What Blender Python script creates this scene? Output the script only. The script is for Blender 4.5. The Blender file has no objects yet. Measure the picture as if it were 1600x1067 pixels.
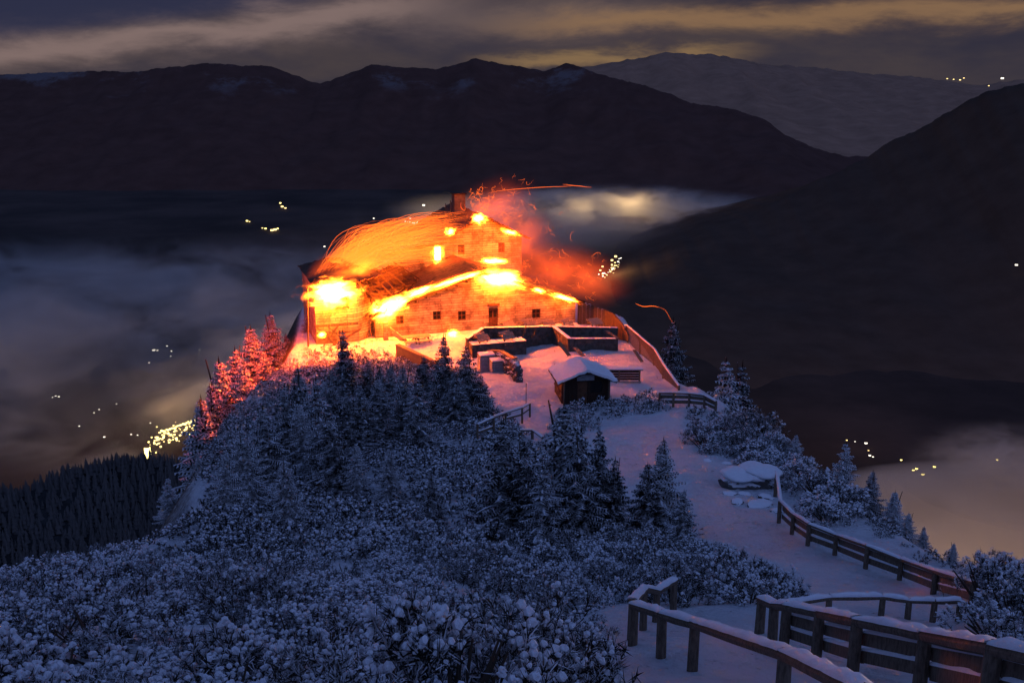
import bpy, math, random
import numpy as np
from mathutils import Vector, Matrix

random.seed(7); RNG = np.random.default_rng(7)
R = math.radians
S = bpy.context.scene
COL = S.collection

# ------------------------------------------------------------------ camera
F = 1556.0; PITCH = R(14.5); CP, SP = math.cos(PITCH), math.sin(PITCH)
cam_data = bpy.data.cameras.new('camera'); cam = bpy.data.objects.new('camera', cam_data); COL.objects.link(cam)
cam_data.sensor_width = 36; cam_data.lens = 36 * F / 1600; cam_data.clip_end = 200000; cam_data.clip_start = 0.1
cam.location = (0, 0, 0); cam.rotation_euler = (R(90) - PITCH, 0, 0)
S.camera = cam

# ------------------------------------------------------------------ world
W_SKY = 0.106
world = bpy.data.worlds.new('World'); S.world = world; world.use_nodes = True
wt = world.node_tree; wt.nodes.clear()

class NT:
    """small node-building helper"""
    def __init__(s, tree): s.t = tree
    def n(s, typ, **kw):
        nd = s.t.nodes.new(typ)
        for k, v in kw.items():
            if k.startswith('i_'):
                nd.inputs[k[2:].replace('_', ' ')].default_value = v
            else: setattr(nd, k, v)
        return nd
    def l(s, a, b): s.t.links.new(a, b)
    def m(s, op, a, b=None, c=None, clamp=False):
        nd = s.t.nodes.new('ShaderNodeMath'); nd.operation = op; nd.use_clamp = clamp
        for i, x in enumerate((a, b, c)):
            if x is None: continue
            if isinstance(x, (int, float)): nd.inputs[i].default_value = x
            else: s.l(x, nd.inputs[i])
        return nd.outputs[0]
    def ss(s, x, a, b, lo=0.0, hi=1.0):
        nd = s.t.nodes.new('ShaderNodeMapRange'); nd.interpolation_type = 'SMOOTHSTEP'
        s.l(x, nd.inputs['Value'])
        nd.inputs['From Min'].default_value = a; nd.inputs['From Max'].default_value = b
        nd.inputs['To Min'].default_value = lo; nd.inputs['To Max'].default_value = hi
        return nd.outputs[0]
    def mix(s, f, a, b, blend='MIX'):
        nd = s.t.nodes.new('ShaderNodeMix'); nd.data_type = 'RGBA'; nd.blend_type = blend
        for i, x in ((0, f), (6, a), (7, b)):
            if isinstance(x, (int, float)): nd.inputs[i].default_value = x
            elif isinstance(x, tuple): nd.inputs[i].default_value = (*x[:3], 1)
            else: s.l(x, nd.inputs[i])
        return nd.outputs[2]
    def noise(s, vec, scale, detail=4, rough=.55, dist=0.0, typ=None):
        nd = s.t.nodes.new('ShaderNodeTexNoise')
        nd.inputs['Scale'].default_value = scale; nd.inputs['Detail'].default_value = detail
        nd.inputs['Roughness'].default_value = rough; nd.inputs['Distortion'].default_value = dist
        if vec is not None: s.l(vec, nd.inputs['Vector'])
        return nd.outputs['Fac']
    def mapping(s, vec, scale=(1, 1, 1), rot=(0, 0, 0), loc=(0, 0, 0)):
        nd = s.t.nodes.new('ShaderNodeMapping'); s.l(vec, nd.inputs[0])
        nd.inputs['Scale'].default_value = scale; nd.inputs['Rotation'].default_value = rot; nd.inputs['Location'].default_value = loc
        return nd.outputs[0]

w = NT(wt)
tc = w.n('ShaderNodeTexCoord'); sep = w.n('ShaderNodeSeparateXYZ'); w.l(tc.outputs['Generated'], sep.inputs[0])
el = w.m('MULTIPLY', w.m('ARCSINE', sep.outputs['Z']), 57.2958)          # elevation, degrees
az = w.m('MULTIPLY', w.m('ARCTAN2', sep.outputs['X'], sep.outputs['Y']), 57.2958)
cv = w.n('ShaderNodeCombineXYZ'); w.l(w.m('MULTIPLY', az, .09), cv.inputs[0]); w.l(w.m('MULTIPLY', el, .30), cv.inputs[1])
warp = w.noise(cv.outputs[0], 1.6, 7, .62, .35)
warp2 = w.noise(w.mapping(cv.outputs[0], loc=(7, 3, 0)), 3.1, 6, .62, .4)
ew = w.m('ADD', el, w.m('ADD', w.m('MULTIPLY', w.m('SUBTRACT', warp, .5), 2.4), w.m('MULTIPLY', w.m('SUBTRACT', warp2, .5), 1.0)))
def band(c0, slope, width, a0=None, a1=None, soft=6, fade=None):
    """a cloud bank along elevation c0 + slope * azimuth"""
    d = w.m('DIVIDE', w.m('SUBTRACT', ew, w.m('ADD', w.m('MULTIPLY', az, slope), c0)), width)
    g = w.m('POWER', 2.718, w.m('MULTIPLY', w.m('MULTIPLY', d, d), -1.0))
    if a0 is not None: g = w.m('MULTIPLY', g, w.ss(az, a0 - soft, a0 + soft))
    if a1 is not None: g = w.m('MULTIPLY', g, w.ss(az, a1 - soft, a1 + soft, 1, 0))
    return g
sky = w.n('ShaderNodeTexSky', sky_type='NISHITA', sun_disc=False)
sky.sun_elevation = R(42); sky.sun_rotation = R(150); sky.altitude = 1800; sky.air_density = 1.0; sky.dust_density = .4
night = w.mix(1.0, sky.outputs[0], (.73, .74, 1.02), 'MULTIPLY')            # the deep blue of a long night exposure
vs = w.n('ShaderNodeVectorMath', operation='SCALE'); w.l(night, vs.inputs[0]); vs.inputs['Scale'].default_value = W_SKY
high = vs.outputs[0]
cl = w.noise(cv.outputs[0], .9, 5, .6, .2)
base_low = w.mix(w.ss(cl, .35, .7), (.030, .028, .046), (.062, .048, .052))   # cloud deck near the skyline, dim
colr = base_low
blue_gap = w.m('MULTIPLY', w.ss(w.m('SUBTRACT', el, w.m('MULTIPLY', w.m('ADD', az, 27), .13)), 1.3, 2.6), w.ss(az, -15, -6, 1, 0))
colr = w.mix(blue_gap, colr, (.026, .029, .062))
colr = w.mix(w.m('MULTIPLY', band(4.7, .125, .80, None, -4, 4), .9), colr, (.23, .16, .148))
colr = w.mix(w.m('MULTIPLY', band(3.4, .02, 1.1, -6, 8, 4), .6), colr, (.155, .11, .105))
colr = w.mix(w.m('MULTIPLY', band(3.1, .022, .62, 1, None, 5), .8), colr, (.27, .155, .080))
colr = w.mix(w.m('MULTIPLY', band(1.15, .03, .42, -1, 12, 3), .85), colr, (.25, .155, .075))
colr = w.mix(w.m('MULTIPLY', band(.2, .0, .8, 12, None, 5), .45), colr, (.050, .040, .048))
upf = w.ss(el, 5, 24)
fin = w.mix(upf, colr, high)
bg = w.n('ShaderNodeBackground'); w.l(fin, bg.inputs[0]); bg.inputs[1].default_value = 1.0
wo = w.n('ShaderNodeOutputWorld'); w.l(bg.outputs[0], wo.inputs[0])
world.cycles.sampling_method = 'MANUAL'; world.cycles.sample_map_resolution = 512

# moonlight behind thin cloud
moon = bpy.data.lights.new('moon', 'SUN'); moon.energy = 0.03; moon.angle = R(12); moon.color = (.45, .55, 1.0)
mo = bpy.data.objects.new('moon', moon); COL.objects.link(mo); mo.rotation_euler = (R(48), 0, R(-30)); mo['kind'] = 'helper'

S.view_settings.view_transform = 'Standard'; S.view_settings.look = 'None'
S.view_settings.exposure = 0; S.view_settings.gamma = 1; S.view_settings.use_curve_mapping = False
S.cycles.use_denoising = True; S.cycles.max_bounces = 6; S.cycles.diffuse_bounces = 2; S.cycles.glossy_bounces = 1
S.cycles.transmission_bounces = 2; S.cycles.volume_bounces = 0; S.cycles.transparent_max_bounces = 8
S.cycles.volume_max_steps = 64; S.cycles.sample_clamp_indirect = 3; S.cycles.sample_clamp_direct = 0
S.cycles.use_adaptive_sampling = True; S.cycles.adaptive_threshold = 0.02

# ------------------------------------------------------------------ geometry of the place
def px(u, v, Y):
    xc = (u - 800) / F; yc = (533.5 - v) / F
    d = np.array([xc, CP + yc * SP, -SP + yc * CP]); return d * (Y / d[1])
def project(p):
    x, y, z = p[0], p[1], p[2]
    D = y * CP - z * SP; h = y * SP + z * CP
    return 800 + F * x / D, 533.5 - F * h / D

VY = [(1067, 14.5), (1050, 15.7), (1000, 19.6), (960, 24.5), (928, 31), (880, 38.5), (817, 46), (760, 54), (700, 65), (660, 74.5), (640, 79),
      (620, 84), (600, 91), (585, 97), (570, 103.5)]
PY = [-60, -20, -5, 0, 6, 11]; PZ = [3, 1.5, -.6, -1.7, -4.9, -7.7]
for v, Y in VY:
    p = px(800, v, Y); PY.append(Y); PZ.append(p[2])
PY += [107, 112, 400]; PZ += [-29.3, -29.2, -29.2]
PY = np.array(PY, float); PZ = np.array(PZ, float)
# smooth the profile a little
_yy = np.linspace(-60, 400, 1841); _zz = np.interp(_yy, PY, PZ)
_k = np.hanning(13); _k /= _k.sum(); _zz = np.convolve(np.pad(_zz, 6, 'edge'), _k, 'valid')
def prof(y): return np.interp(y, _yy, _zz)
LE = np.array([px(*q)[:2] for q in [(0, 905, 32), (120, 860, 38), (250, 840, 42), (330, 820, 45), (320, 760, 55), (340, 700, 66), (400, 625, 85), (470, 552, 108)]])
LE = np.vstack([[-30, -60], [-20, 10], LE, [-25, 116], [-27, 128], [-20, 150]])
RE = np.array([px(*q)[:2] for q in [(1600, 905, 33), (1500, 900, 36), (1400, 840, 43), (1300, 780, 51), (1230, 715, 63), (1125, 640, 80), (1065, 600, 92), (990, 512, 115)]])
RE = np.vstack([[30, -60], [24, 10], RE, [14.3, 119], [11.5, 126], [7, 134], [0, 150]])
def xl(y): return np.interp(y, LE[:, 1], LE[:, 0])
def xr(y): return np.interp(y, RE[:, 1], RE[:, 0])

def hashn(ix, iy, seed=0):
    h = (ix.astype(np.int64) * 374761393 + iy.astype(np.int64) * 668265263 + seed * 974711) & 0x7fffffff
    h = ((h ^ (h >> 13)) * 1274126177) & 0x7fffffff
    return ((h ^ (h >> 16)) & 0xffff) / 65535.0
def vnoise(x, y, seed=0):
    x = np.asarray(x, float); y = np.asarray(y, float)
    ix = np.floor(x); iy = np.floor(y); fx = x - ix; fy = y - iy
    fx = fx * fx * (3 - 2 * fx); fy = fy * fy * (3 - 2 * fy)
    a = hashn(ix, iy, seed); b = hashn(ix + 1, iy, seed); c = hashn(ix, iy + 1, seed); d = hashn(ix + 1, iy + 1, seed)
    return (a * (1 - fx) + b * fx) * (1 - fy) + (c * (1 - fx) + d * fx) * fy
def fbm(x, y, oct=4, seed=0, gain=.5):
    s = 0; a = 1; t = 0
    for o in range(oct):
        s = s + a * vnoise(np.asarray(x) * 2 ** o, np.asarray(y) * 2 ** o, seed + o); t += a; a *= gain
    return s / t - .5

# frame of the lodge: a runs along its front, b goes back, h goes up
P0 = px(588, 545, 110); P1 = np.array([7.97, 118, P0[2]])
EA = (P1 - P0); LF = np.linalg.norm(EA); EA /= LF; NB = np.array([-EA[1], EA[0], 0.]); ROT = math.atan2(EA[1], EA[0])
Z0 = P0[2]
def Wd(a, b, h): return P0 + EA * a + NB * b + np.array([0, 0, h])
def loc(u, v, b):
    d = px(u, v, 1.0); t = (NB @ P0 + b) / (NB @ d); p = d * t
    return float((p - P0) @ EA), float(p[2] - Z0)
FL = 1.25     # level of the ground round the lodge, in lodge heights

def gz(x, y, detail=True):
    x = np.asarray(x, float); y = np.asarray(y, float)
    z = prof(y)
    a = (x - P0[0]) * EA[0] + (y - P0[1]) * EA[1]; b = (x - P0[0]) * NB[0] + (y - P0[1]) * NB[1]
    # the raised terrace behind its retaining wall, and the yard on the left
    t1 = np.clip((b + 5.2) / .35, 0, 1) * np.clip((a - 9.0) / .3, 0, 1) * np.clip((25 - a) / .3, 0, 1)
    t2 = np.clip((b + 6.0) / 4.0, 0, 1) * np.clip((9.6 - a) / .5, 0, 1)
    t3 = np.clip((b + 1) / 2.0, 0, 1)
    t = np.maximum(np.maximum(t1, t2 * t2 * (3 - 2 * t2)), t3)
    z = z * (1 - t) + (Z0 + FL) * t
    d = np.maximum(np.maximum(xl(y) - x, x - xr(y)), y - 150)
    dd = np.maximum(d, 0)
    far_ = np.clip((y - 48) / 25, 0, 1)
    z = z - (1.25 + .75 * far_) * (np.sqrt(dd * dd + .8) - math.sqrt(.8))
    if detail:
        flat = 1 - t * .9
        z = z + (fbm(x * .16, y * .16, 3, 3) * 1.5 + fbm(x * .9, y * .9, 3, 11) * .16) * flat * np.clip((y - 3) / 8, 0, 1)
        z = z + fbm(x * .05, y * .05, 4, 5) * np.clip(dd / 40, 0, 1) * 12
    return z
def hit(u, v, Ymin=8, Ymax=200):
    """where the line of sight through a point of the photograph meets the hillside"""
    Y = np.linspace(Ymin, Ymax, 1600); d = px(u, v, 1.0)
    g = gz(d[0] * Y, Y); r = d[2] * Y
    k = np.nonzero(r <= g)[0]
    k = k[0] if len(k) else -1
    y = Y[k]; return np.array([d[0] * y, y, float(gz(d[0] * y, y))])

# ------------------------------------------------------------------ mesh helper
class MB:
    def __init__(s): s.v = []; s.f = []; s.m = []; s.n = 0
    def add(s, verts, faces, mi=0):
        verts = np.asarray(verts, float); o = s.n
        s.v.append(verts); s.n += len(verts)
        for f in faces: s.f.append(tuple(int(i) + o for i in f)); s.m.append(mi)
    def box(s, c, size, rz=0, mi=0, M=None):
        x, y, z = [q / 2 for q in size]
        v = np.array([(i * x, j * y, k * z) for k in (-1, 1) for j in (-1, 1) for i in (-1, 1)])
        if M is not None: v = v @ np.asarray(M)[:3, :3].T
        elif rz: c_, s_ = math.cos(rz), math.sin(rz); v = v @ np.array([[c_, s_, 0], [-s_, c_, 0], [0, 0, 1]])
        s.add(v + np.array(c), [(0, 2, 3, 1), (4, 5, 7, 6), (0, 1, 5, 4), (2, 6, 7, 3), (0, 4, 6, 2), (1, 3, 7, 5)], mi)
    def beam(s, p, q, wd, ht, mi=0, up=(0, 0, 1), jitter=0):
        """a bar of width wd and height ht from p to q"""
        p = np.asarray(p, float); q = np.asarray(q, float); d = q - p; L = np.linalg.norm(d); d = d / L
        sd = np.cross(d, up); sd = sd / (np.linalg.norm(sd) + 1e-9); u = np.cross(sd, d)
        v = [p + sd * i * wd / 2 + u * k * ht / 2 for k in (-1, 1) for i in (-1, 1)] + [q + sd * i * wd / 2 + u * k * ht / 2 for k in (-1, 1) for i in (-1, 1)]
        s.add(v, [(0, 2, 3, 1), (4, 5, 7, 6), (0, 1, 5, 4), (2, 6, 7, 3), (0, 4, 6, 2), (1, 3, 7, 5)], mi)
    def tube(s, pts, rad, n=6, mi=0, cap=True):
        pts = [np.asarray(p, float) for p in pts]
        if not hasattr(rad, '__len__'): rad = [rad] * len(pts)
        vs = []; fs = []
        for i, p in enumerate(pts):
            d = pts[min(i + 1, len(pts) - 1)] - pts[max(i - 1, 0)]; d = d / (np.linalg.norm(d) + 1e-9)
            a = np.cross(d, (0, 0, 1) if abs(d[2]) < .9 else (1, 0, 0)); a /= np.linalg.norm(a); b = np.cross(d, a)
            for k in range(n):
                t = 2 * math.pi * k / n; vs.append(p + rad[i] * (a * math.cos(t) + b * math.sin(t)))
        for i in range(len(pts) - 1):
            for k in range(n):
                fs.append((i * n + k, i * n + (k + 1) % n, (i + 1) * n + (k + 1) % n, (i + 1) * n + k))
        if cap: fs.append(tuple(range(n))[::-1]); fs.append(tuple(range((len(pts) - 1) * n, len(pts) * n)))
        s.add(vs, fs, mi)
    def mesh(s, name, mats, smooth=False):
        me = bpy.data.meshes.new(name)
        V = np.concatenate(s.v) if s.v else np.zeros((0, 3))
        me.from_pydata(V.tolist(), [], s.f)
        for m in (mats if isinstance(mats, (list, tuple)) else [mats]): me.materials.append(m)
        me.polygons.foreach_set('material_index', s.m)
        if smooth: me.polygons.foreach_set('use_smooth', [True] * len(s.f))
        me.update(); return me
    def build(s, name, mats, parent=None, loc=None, smooth=False):
        """one object; parts are given in their thing's own frame"""
        return link(name, s.mesh(name, mats, smooth), parent, loc)

def link(name, data, parent=None, loc=None):
    o = bpy.data.objects.new(name, data); COL.objects.link(o)
    if parent is not None: o.parent = parent
    if loc is not None: o.location = loc
    return o
def tag(o, label=None, cat=None, group=None, kind=None):
    if label: o['label'] = label
    if cat: o['category'] = cat
    if group: o['group'] = group
    if kind: o['kind'] = kind
    return o
def empty(name, loc=(0, 0, 0), rz=0, label=None, cat=None, group=None):
    o = bpy.data.objects.new(name, None); COL.objects.link(o); o.location = tuple(float(q) for q in loc); o.rotation_euler = (0, 0, rz)
    o.empty_display_size = .2
    return tag(o, label, cat, group)
def copy_tree(o, parent=None):
    c = o.copy(); COL.objects.link(c); c.parent = parent
    for ch in list(o.children): copy_tree(ch, c)
    return c

# ------------------------------------------------------------------ materials
def mat(name):
    m = bpy.data.materials.new(name); m.use_nodes = True; m.node_tree.nodes.clear(); t = NT(m.node_tree)
    out = t.n('ShaderNodeOutputMaterial'); b = t.n('ShaderNodeBsdfPrincipled'); t.l(b.outputs[0], out.inputs[0])
    b.inputs['Specular IOR Level'].default_value = .2; b.inputs['Roughness'].default_value = .85
    return m, t, b, out
def bump(t, b, h, strength=.5, dist=.05):
    bp = t.n('ShaderNodeBump'); bp.inputs['Strength'].default_value = strength; bp.inputs['Distance'].default_value = dist
    t.l(h, bp.inputs['Height']); t.l(bp.outputs[0], b.inputs['Normal'])
def simple(name, c, rough=.85, var=.25, scale=3.0, bstr=.3, bdist=.02, stretch=(1, 1, 1)):
    m, t, b, o = mat(name); co = t.n('ShaderNodeTexCoord')
    vec = t.mapping(co.outputs['Object'], scale=stretch)
    n1 = t.noise(vec, scale, 6, .65)
    t.l(t.mix(t.ss(n1, .3, .7), tuple(q * (1 - var) for q in c), tuple(min(1, q * (1 + var)) for q in c)), b.inputs['Base Color'])
    b.inputs['Roughness'].default_value = rough
    bump(t, b, t.noise(vec, scale * 5, 6, .6), bstr, bdist)
    return m
def snowed(name, c, thr=.35, soft=.25, scale=6.0, snow=(.78, .80, .86), var=.3, amount=.5):
    """a dark thing with snow lying on its upward faces"""
    m, t, b, o = mat(name); g = t.n('ShaderNodeNewGeometry'); s3 = t.n('ShaderNodeSeparateXYZ'); t.l(g.outputs['True Normal'], s3.inputs[0])
    n1 = t.noise(g.outputs['Position'], scale, 3, .6)
    f = t.ss(t.m('ADD', s3.outputs['Z'], t.m('MULTIPLY', t.m('SUBTRACT', n1, .5), amount)), thr, thr + soft)
    dk = t.mix(t.noise(g.outputs['Position'], scale * .35, 2, .5), tuple(q * (1 - var) for q in c), tuple(q * (1 + var) for q in c))
    t.l(t.mix(f, dk, snow), b.inputs['Base Color'])
    return m

M = {}
# open snow with grass stubble and earth breaking through
m, t, b, o = mat('snow_ground'); g = t.n('ShaderNodeNewGeometry'); s3 = t.n('ShaderNodeSeparateXYZ'); t.l(g.outputs['Normal'], s3.inputs[0])
big = t.noise(g.outputs['Position'], .35, 5, .65); fine = t.noise(g.outputs['Position'], 3.2, 6, .7)
steep = t.ss(t.m('ADD', s3.outputs['Z'], t.m('MULTIPLY', t.m('SUBTRACT', fine, .5), .55)), .50, .80)
patch = t.ss(t.m('ADD', t.m('MULTIPLY', big, .45), t.m('MULTIPLY', fine, .55)), .345, .395)
cov = t.m('MULTIPLY', steep, patch)
t.l(t.mix(cov, (.045, .038, .032), t.mix(t.ss(big, .3, .7), (.70, .73, .80), (.80, .82, .87))), b.inputs['Base Color'])
vo = t.n('ShaderNodeTexVoronoi'); vo.inputs['Scale'].default_value = 2.3; t.l(g.outputs['Position'], vo.inputs['Vector']); step_ = t.m('MULTIPLY', t.ss(vo.outputs['Distance'], .08, .30), t.ss(t.noise(g.outputs['Position'], .4, 2, .5), .45, .6, 0, .55))
bump(t, b, t.m('ADD', t.m('ADD', step_, t.noise(g.outputs['Position'], 1.6, 6, .6)), t.m('MULTIPLY', t.noise(g.outputs['Position'], 5, 5, .7), .8)), 1.0, .36)
M['ground'] = m
M['snow'] = simple('snow', (.78, .80, .86), .7, .05, 4, .5, .05)
M['needles'] = snowed('spruce_needles', (.022, .020, .019), .61, .35, 2.2, amount=.9)
M['needles_dark'] = snowed('dark_spruce_needles', (.014, .013, .013), .77, .3, 2.2, amount=.7)
M['pine'] = snowed('mountain_pine_needles', (.026, .024, .020), .55, .3, 5)
M['pinesnow'] = simple('snow_on_pine', (.74, .77, .84), .7, .10, 9, .6, .04)
M['frost'] = simple('frosted_needles', (.50, .51, .55), .8, .35, 3, .0, .01)
M['bark'] = snowed('bark', (.055, .040, .030), .75, .2, 8)
M['wood'] = simple('weathered_wood', (.105, .075, .052), .8, .35, 4, .5, .01, (1, 1, 6))
M['fence'] = simple('fence_timber', (.155, .115, .085), .8, .4, 5, .5, .01, (4, 4, 1))
M['palewood'] = simple('pale_table_boards', (.30, .24, .18), .8, .3, 4, .5, .01, (1, 4, 1))
M['char'] = simple('charred_timber', (.030, .018, .014), .9, .4, 3, .6, .03)
M['hutwood'] = simple('dark_hut_boards', (.040, .022, .016), .85, .35, 4, .5, .02, (8, 8, 1))
M['rock'] = snowed('rock', (.085, .08, .078), .55, .25, 3)
M['pane'] = simple('dark_window_pane', (.02, .018, .018), .2, .2, 2, .0, .01)
M['frame'] = simple('window_frame', (.10, .045, .025), .7, .3, 4)
M['sign'] = simple('pale_board', (.30, .30, .32), .7, .2, 6)
M['metal'] = simple('dark_metal', (.06, .06, .065), .5, .2, 6)

# coursed stone of the lodge
m, t, b, o = mat('coursed_stone'); co = t.n('ShaderNodeTexCoord'); sx = t.n('ShaderNodeSeparateXYZ'); t.l(co.outputs['Object'], sx.inputs[0])
cx = t.n('ShaderNodeCombineXYZ'); t.l(t.m('ADD', sx.outputs['X'], sx.outputs['Y']), cx.inputs[0]); t.l(sx.outputs['Z'], cx.inputs[1])
bk = t.n('ShaderNodeTexBrick'); wv = t.n('ShaderNodeVectorMath', operation='ADD'); wn = t.n('ShaderNodeTexNoise'); wn.inputs['Scale'].default_value = 1.1; t.l(co.outputs['Object'], wn.inputs['Vector']); ws = t.n('ShaderNodeVectorMath', operation='SCALE'); ws.inputs['Scale'].default_value = .22; t.l(wn.outputs['Color'], ws.inputs[0]); t.l(cx.outputs[0], wv.inputs[0]); t.l(ws.outputs[0], wv.inputs[1]); t.l(wv.outputs[0], bk.inputs['Vector'])
for k, v in (('Scale', 1.0), ('Mortar Size', .028), ('Brick Width', 2.6), ('Row Height', .30), ('Mortar Smooth', .3), ('Bias', 0.0)): bk.inputs[k].default_value = v
bk.inputs['Color1'].default_value = (.50, .41, .30, 1); bk.inputs['Color2'].default_value = (.30, .235, .17, 1); bk.inputs['Mortar'].default_value = (.10, .08, .07, 1)
n1 = t.noise(co.outputs['Object'], .7, 6, .7); n2 = t.noise(co.outputs['Object'], 5, 4, .6)
cc = t.mix(t.ss(n1, .35, .62), t.mix(.8, bk.outputs['Color'], (.08, .05, .035)), bk.outputs['Color'])
t.l(cc, b.inputs['Base Color'])
bump(t, b, t.m('ADD', t.m('MULTIPLY', bk.outputs['Fac'], -1), t.m('MULTIPLY', n2, .6)), .8, .06)
M['stone'] = m
M['roof'] = simple('scorched_roof', (.085, .045, .032), .85, .6, 1.2, .8, .08, (1, 3, 1))
M['retain'] = simple('terrace_wall_stone', (.10, .085, .075), .9, .4, 2.2, .8, .05)

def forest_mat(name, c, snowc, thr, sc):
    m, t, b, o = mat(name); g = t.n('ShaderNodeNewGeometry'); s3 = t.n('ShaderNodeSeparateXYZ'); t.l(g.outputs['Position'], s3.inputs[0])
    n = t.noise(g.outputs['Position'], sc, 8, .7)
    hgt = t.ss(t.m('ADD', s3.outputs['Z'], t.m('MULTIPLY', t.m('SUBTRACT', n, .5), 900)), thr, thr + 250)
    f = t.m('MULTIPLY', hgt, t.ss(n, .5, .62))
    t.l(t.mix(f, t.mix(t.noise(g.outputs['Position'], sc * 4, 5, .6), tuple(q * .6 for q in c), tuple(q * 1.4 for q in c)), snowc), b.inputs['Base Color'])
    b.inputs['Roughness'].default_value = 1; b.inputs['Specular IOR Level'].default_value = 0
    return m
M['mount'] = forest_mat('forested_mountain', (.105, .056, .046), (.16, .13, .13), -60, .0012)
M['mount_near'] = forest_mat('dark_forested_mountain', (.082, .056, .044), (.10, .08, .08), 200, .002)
M['mount_far'] = forest_mat('hazy_far_mountain', (.34, .195, .13), (.38, .22, .15), 300, .0008)  # distance haze is put into this pale brown base colour
M['valley'] = simple('valley_fields', (.048, .030, .024), 1, .5, .0012, 0, .1)
M['spur'] = simple('forest_floor', (.03, .032, .034), 1, .5, .05, 0, .1)
M['forest'] = snowed('distant_spruce', (.10, .095, .095), .60, .3, .1, amount=.6, snow=(.36, .35, .36))

def emis(name, c, s, sample=True):
    m = bpy.data.materials.new(name); m.use_nodes = True; m.node_tree.nodes.clear(); t = NT(m.node_tree)
    out = t.n('ShaderNodeOutputMaterial'); e = t.n('ShaderNodeEmission'); e.inputs[0].default_value = (*c, 1); e.inputs[1].default_value = s
    t.l(e.outputs[0], out.inputs[0])
    if not sample: m.cycles.emission_sampling = 'NONE'
    return m
FIRE = (1.0, .135, .008)
M['town_warm'] = emis('warm_town_light', (1, .72, .28), 2.6, False)
M['town_white'] = emis('white_town_light', (1, .9, .72), 2.4, False)
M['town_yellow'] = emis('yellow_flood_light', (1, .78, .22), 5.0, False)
M['ember'] = emis('ember', (1, .13, .012), 3.2, False)
M['ember_hot'] = emis('hot_ember', (1, .22, .03), 3, False)
M['lamp'] = emis('lit_room', (1, .62, .22), 9, False)

def fire_mat(name, strength, *a_, **k_):
    c_ = k_.pop('color', FIRE); m = fire_mat_(name, strength, *a_, **k_)
    next(n for n in m.node_tree.nodes if n.bl_idname == 'ShaderNodeEmission').inputs[0].default_value = (*c_, 1); return m
def fire_mat_(name, strength, sharp=1.2, nscale=2.2, stretch=(1, 1, 1), lo=.38, hi=.72, smoke=0.0, edge=1.0):
    """burning gas and firelit smoke: emission that dies away towards the edge and is torn by turbulence"""
    m = bpy.data.materials.new(name); m.use_nodes = True; m.node_tree.nodes.clear(); t = NT(m.node_tree)
    out = t.n('ShaderNodeOutputMaterial'); co = t.n('ShaderNodeTexCoord'); oi = t.n('ShaderNodeObjectInfo')
    ln = t.n('ShaderNodeVectorMath', operation='LENGTH'); t.l(co.outputs['Object'], ln.inputs[0])
    add = t.n('ShaderNodeVectorMath', operation='ADD'); t.l(co.outputs['Object'], add.inputs[0]); 
    cr = t.n('ShaderNodeCombineXYZ'); t.l(t.m('MULTIPLY', oi.outputs['Random'], 40), cr.inputs[0]); t.l(cr.outputs[0], add.inputs[1])
    n = t.noise(t.mapping(add.outputs[0], scale=stretch), nscale, 3, .6, .6)
    r = t.m('ADD', ln.outputs['Value'], t.m('MULTIPLY', t.m('SUBTRACT', n, .5), .5 * edge))
    fall = t.m('POWER', t.ss(r, .05, .95, 1, 0), sharp)
    d = t.m('MULTIPLY', fall, t.ss(n, lo, hi, .12, 1))
    em = t.n('ShaderNodeEmission'); em.inputs[0].default_value = (*FIRE, 1); t.l(t.m('MULTIPLY', d, strength), em.inputs[1])
    t.l(em.outputs[0], out.inputs['Volume'])
    m.cycles.volume_step_rate = 1.0
    return m
M['fire_hot'] = fire_mat('white_hot_fire', 1100, 8.0, 3.0, lo=.30, hi=.62, edge=4.0)
M['fire_mid'] = fire_mat('orange_fire', 9.0, 2.6, 1.7, edge=2.2)
M['fire_stream'] = fire_mat('wind_torn_fire', 1.0, 1.0, 3.0, (.5, 2.8, 4.4), .42, .66, edge=.8, color=(1, .095, .006))
M['smoke_glow'] = fire_mat('emissive_smoke_glow', .60, 1.5, 2.0, edge=1.6, lo=.4, hi=.68, color=(1, .09, .012))  # smoke lit by the fire, its red glow put in as emission

def fog_mat(name, dens, scale, lo, hi, color=(.9, .9, .92), stretch=(1, 1, 1), seed=0, step=1.0, sharp=1.0):
    m = bpy.data.materials.new(name); m.use_nodes = True; m.node_tree.nodes.clear(); t = NT(m.node_tree)
    out = t.n('ShaderNodeOutputMaterial'); co = t.n('ShaderNodeTexCoord')
    ln = t.n('ShaderNodeVectorMath', operation='LENGTH'); t.l(co.outputs['Object'], ln.inputs[0])
    n = t.noise(t.mapping(co.outputs['Object'], scale=stretch, loc=(seed, seed * 1.7, 0)), scale, 3, .6, .5)
    r = t.m('ADD', ln.outputs['Value'], t.m('MULTIPLY', t.m('SUBTRACT', n, .5), .9))
    d = t.m('MULTIPLY', t.m('POWER', t.ss(r, .1, .95, 1, 0), sharp), t.ss(n, lo, hi))
    pv = t.n('ShaderNodeVolumePrincipled'); pv.inputs['Color'].default_value = (*color, 1); t.l(t.m('MULTIPLY', d, dens), pv.inputs['Density'])
    pv.inputs['Anisotropy'].default_value = 0.2
    t.l(pv.outputs[0], out.inputs['Volume']); m.cycles.volume_step_rate = step
    return m

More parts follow.
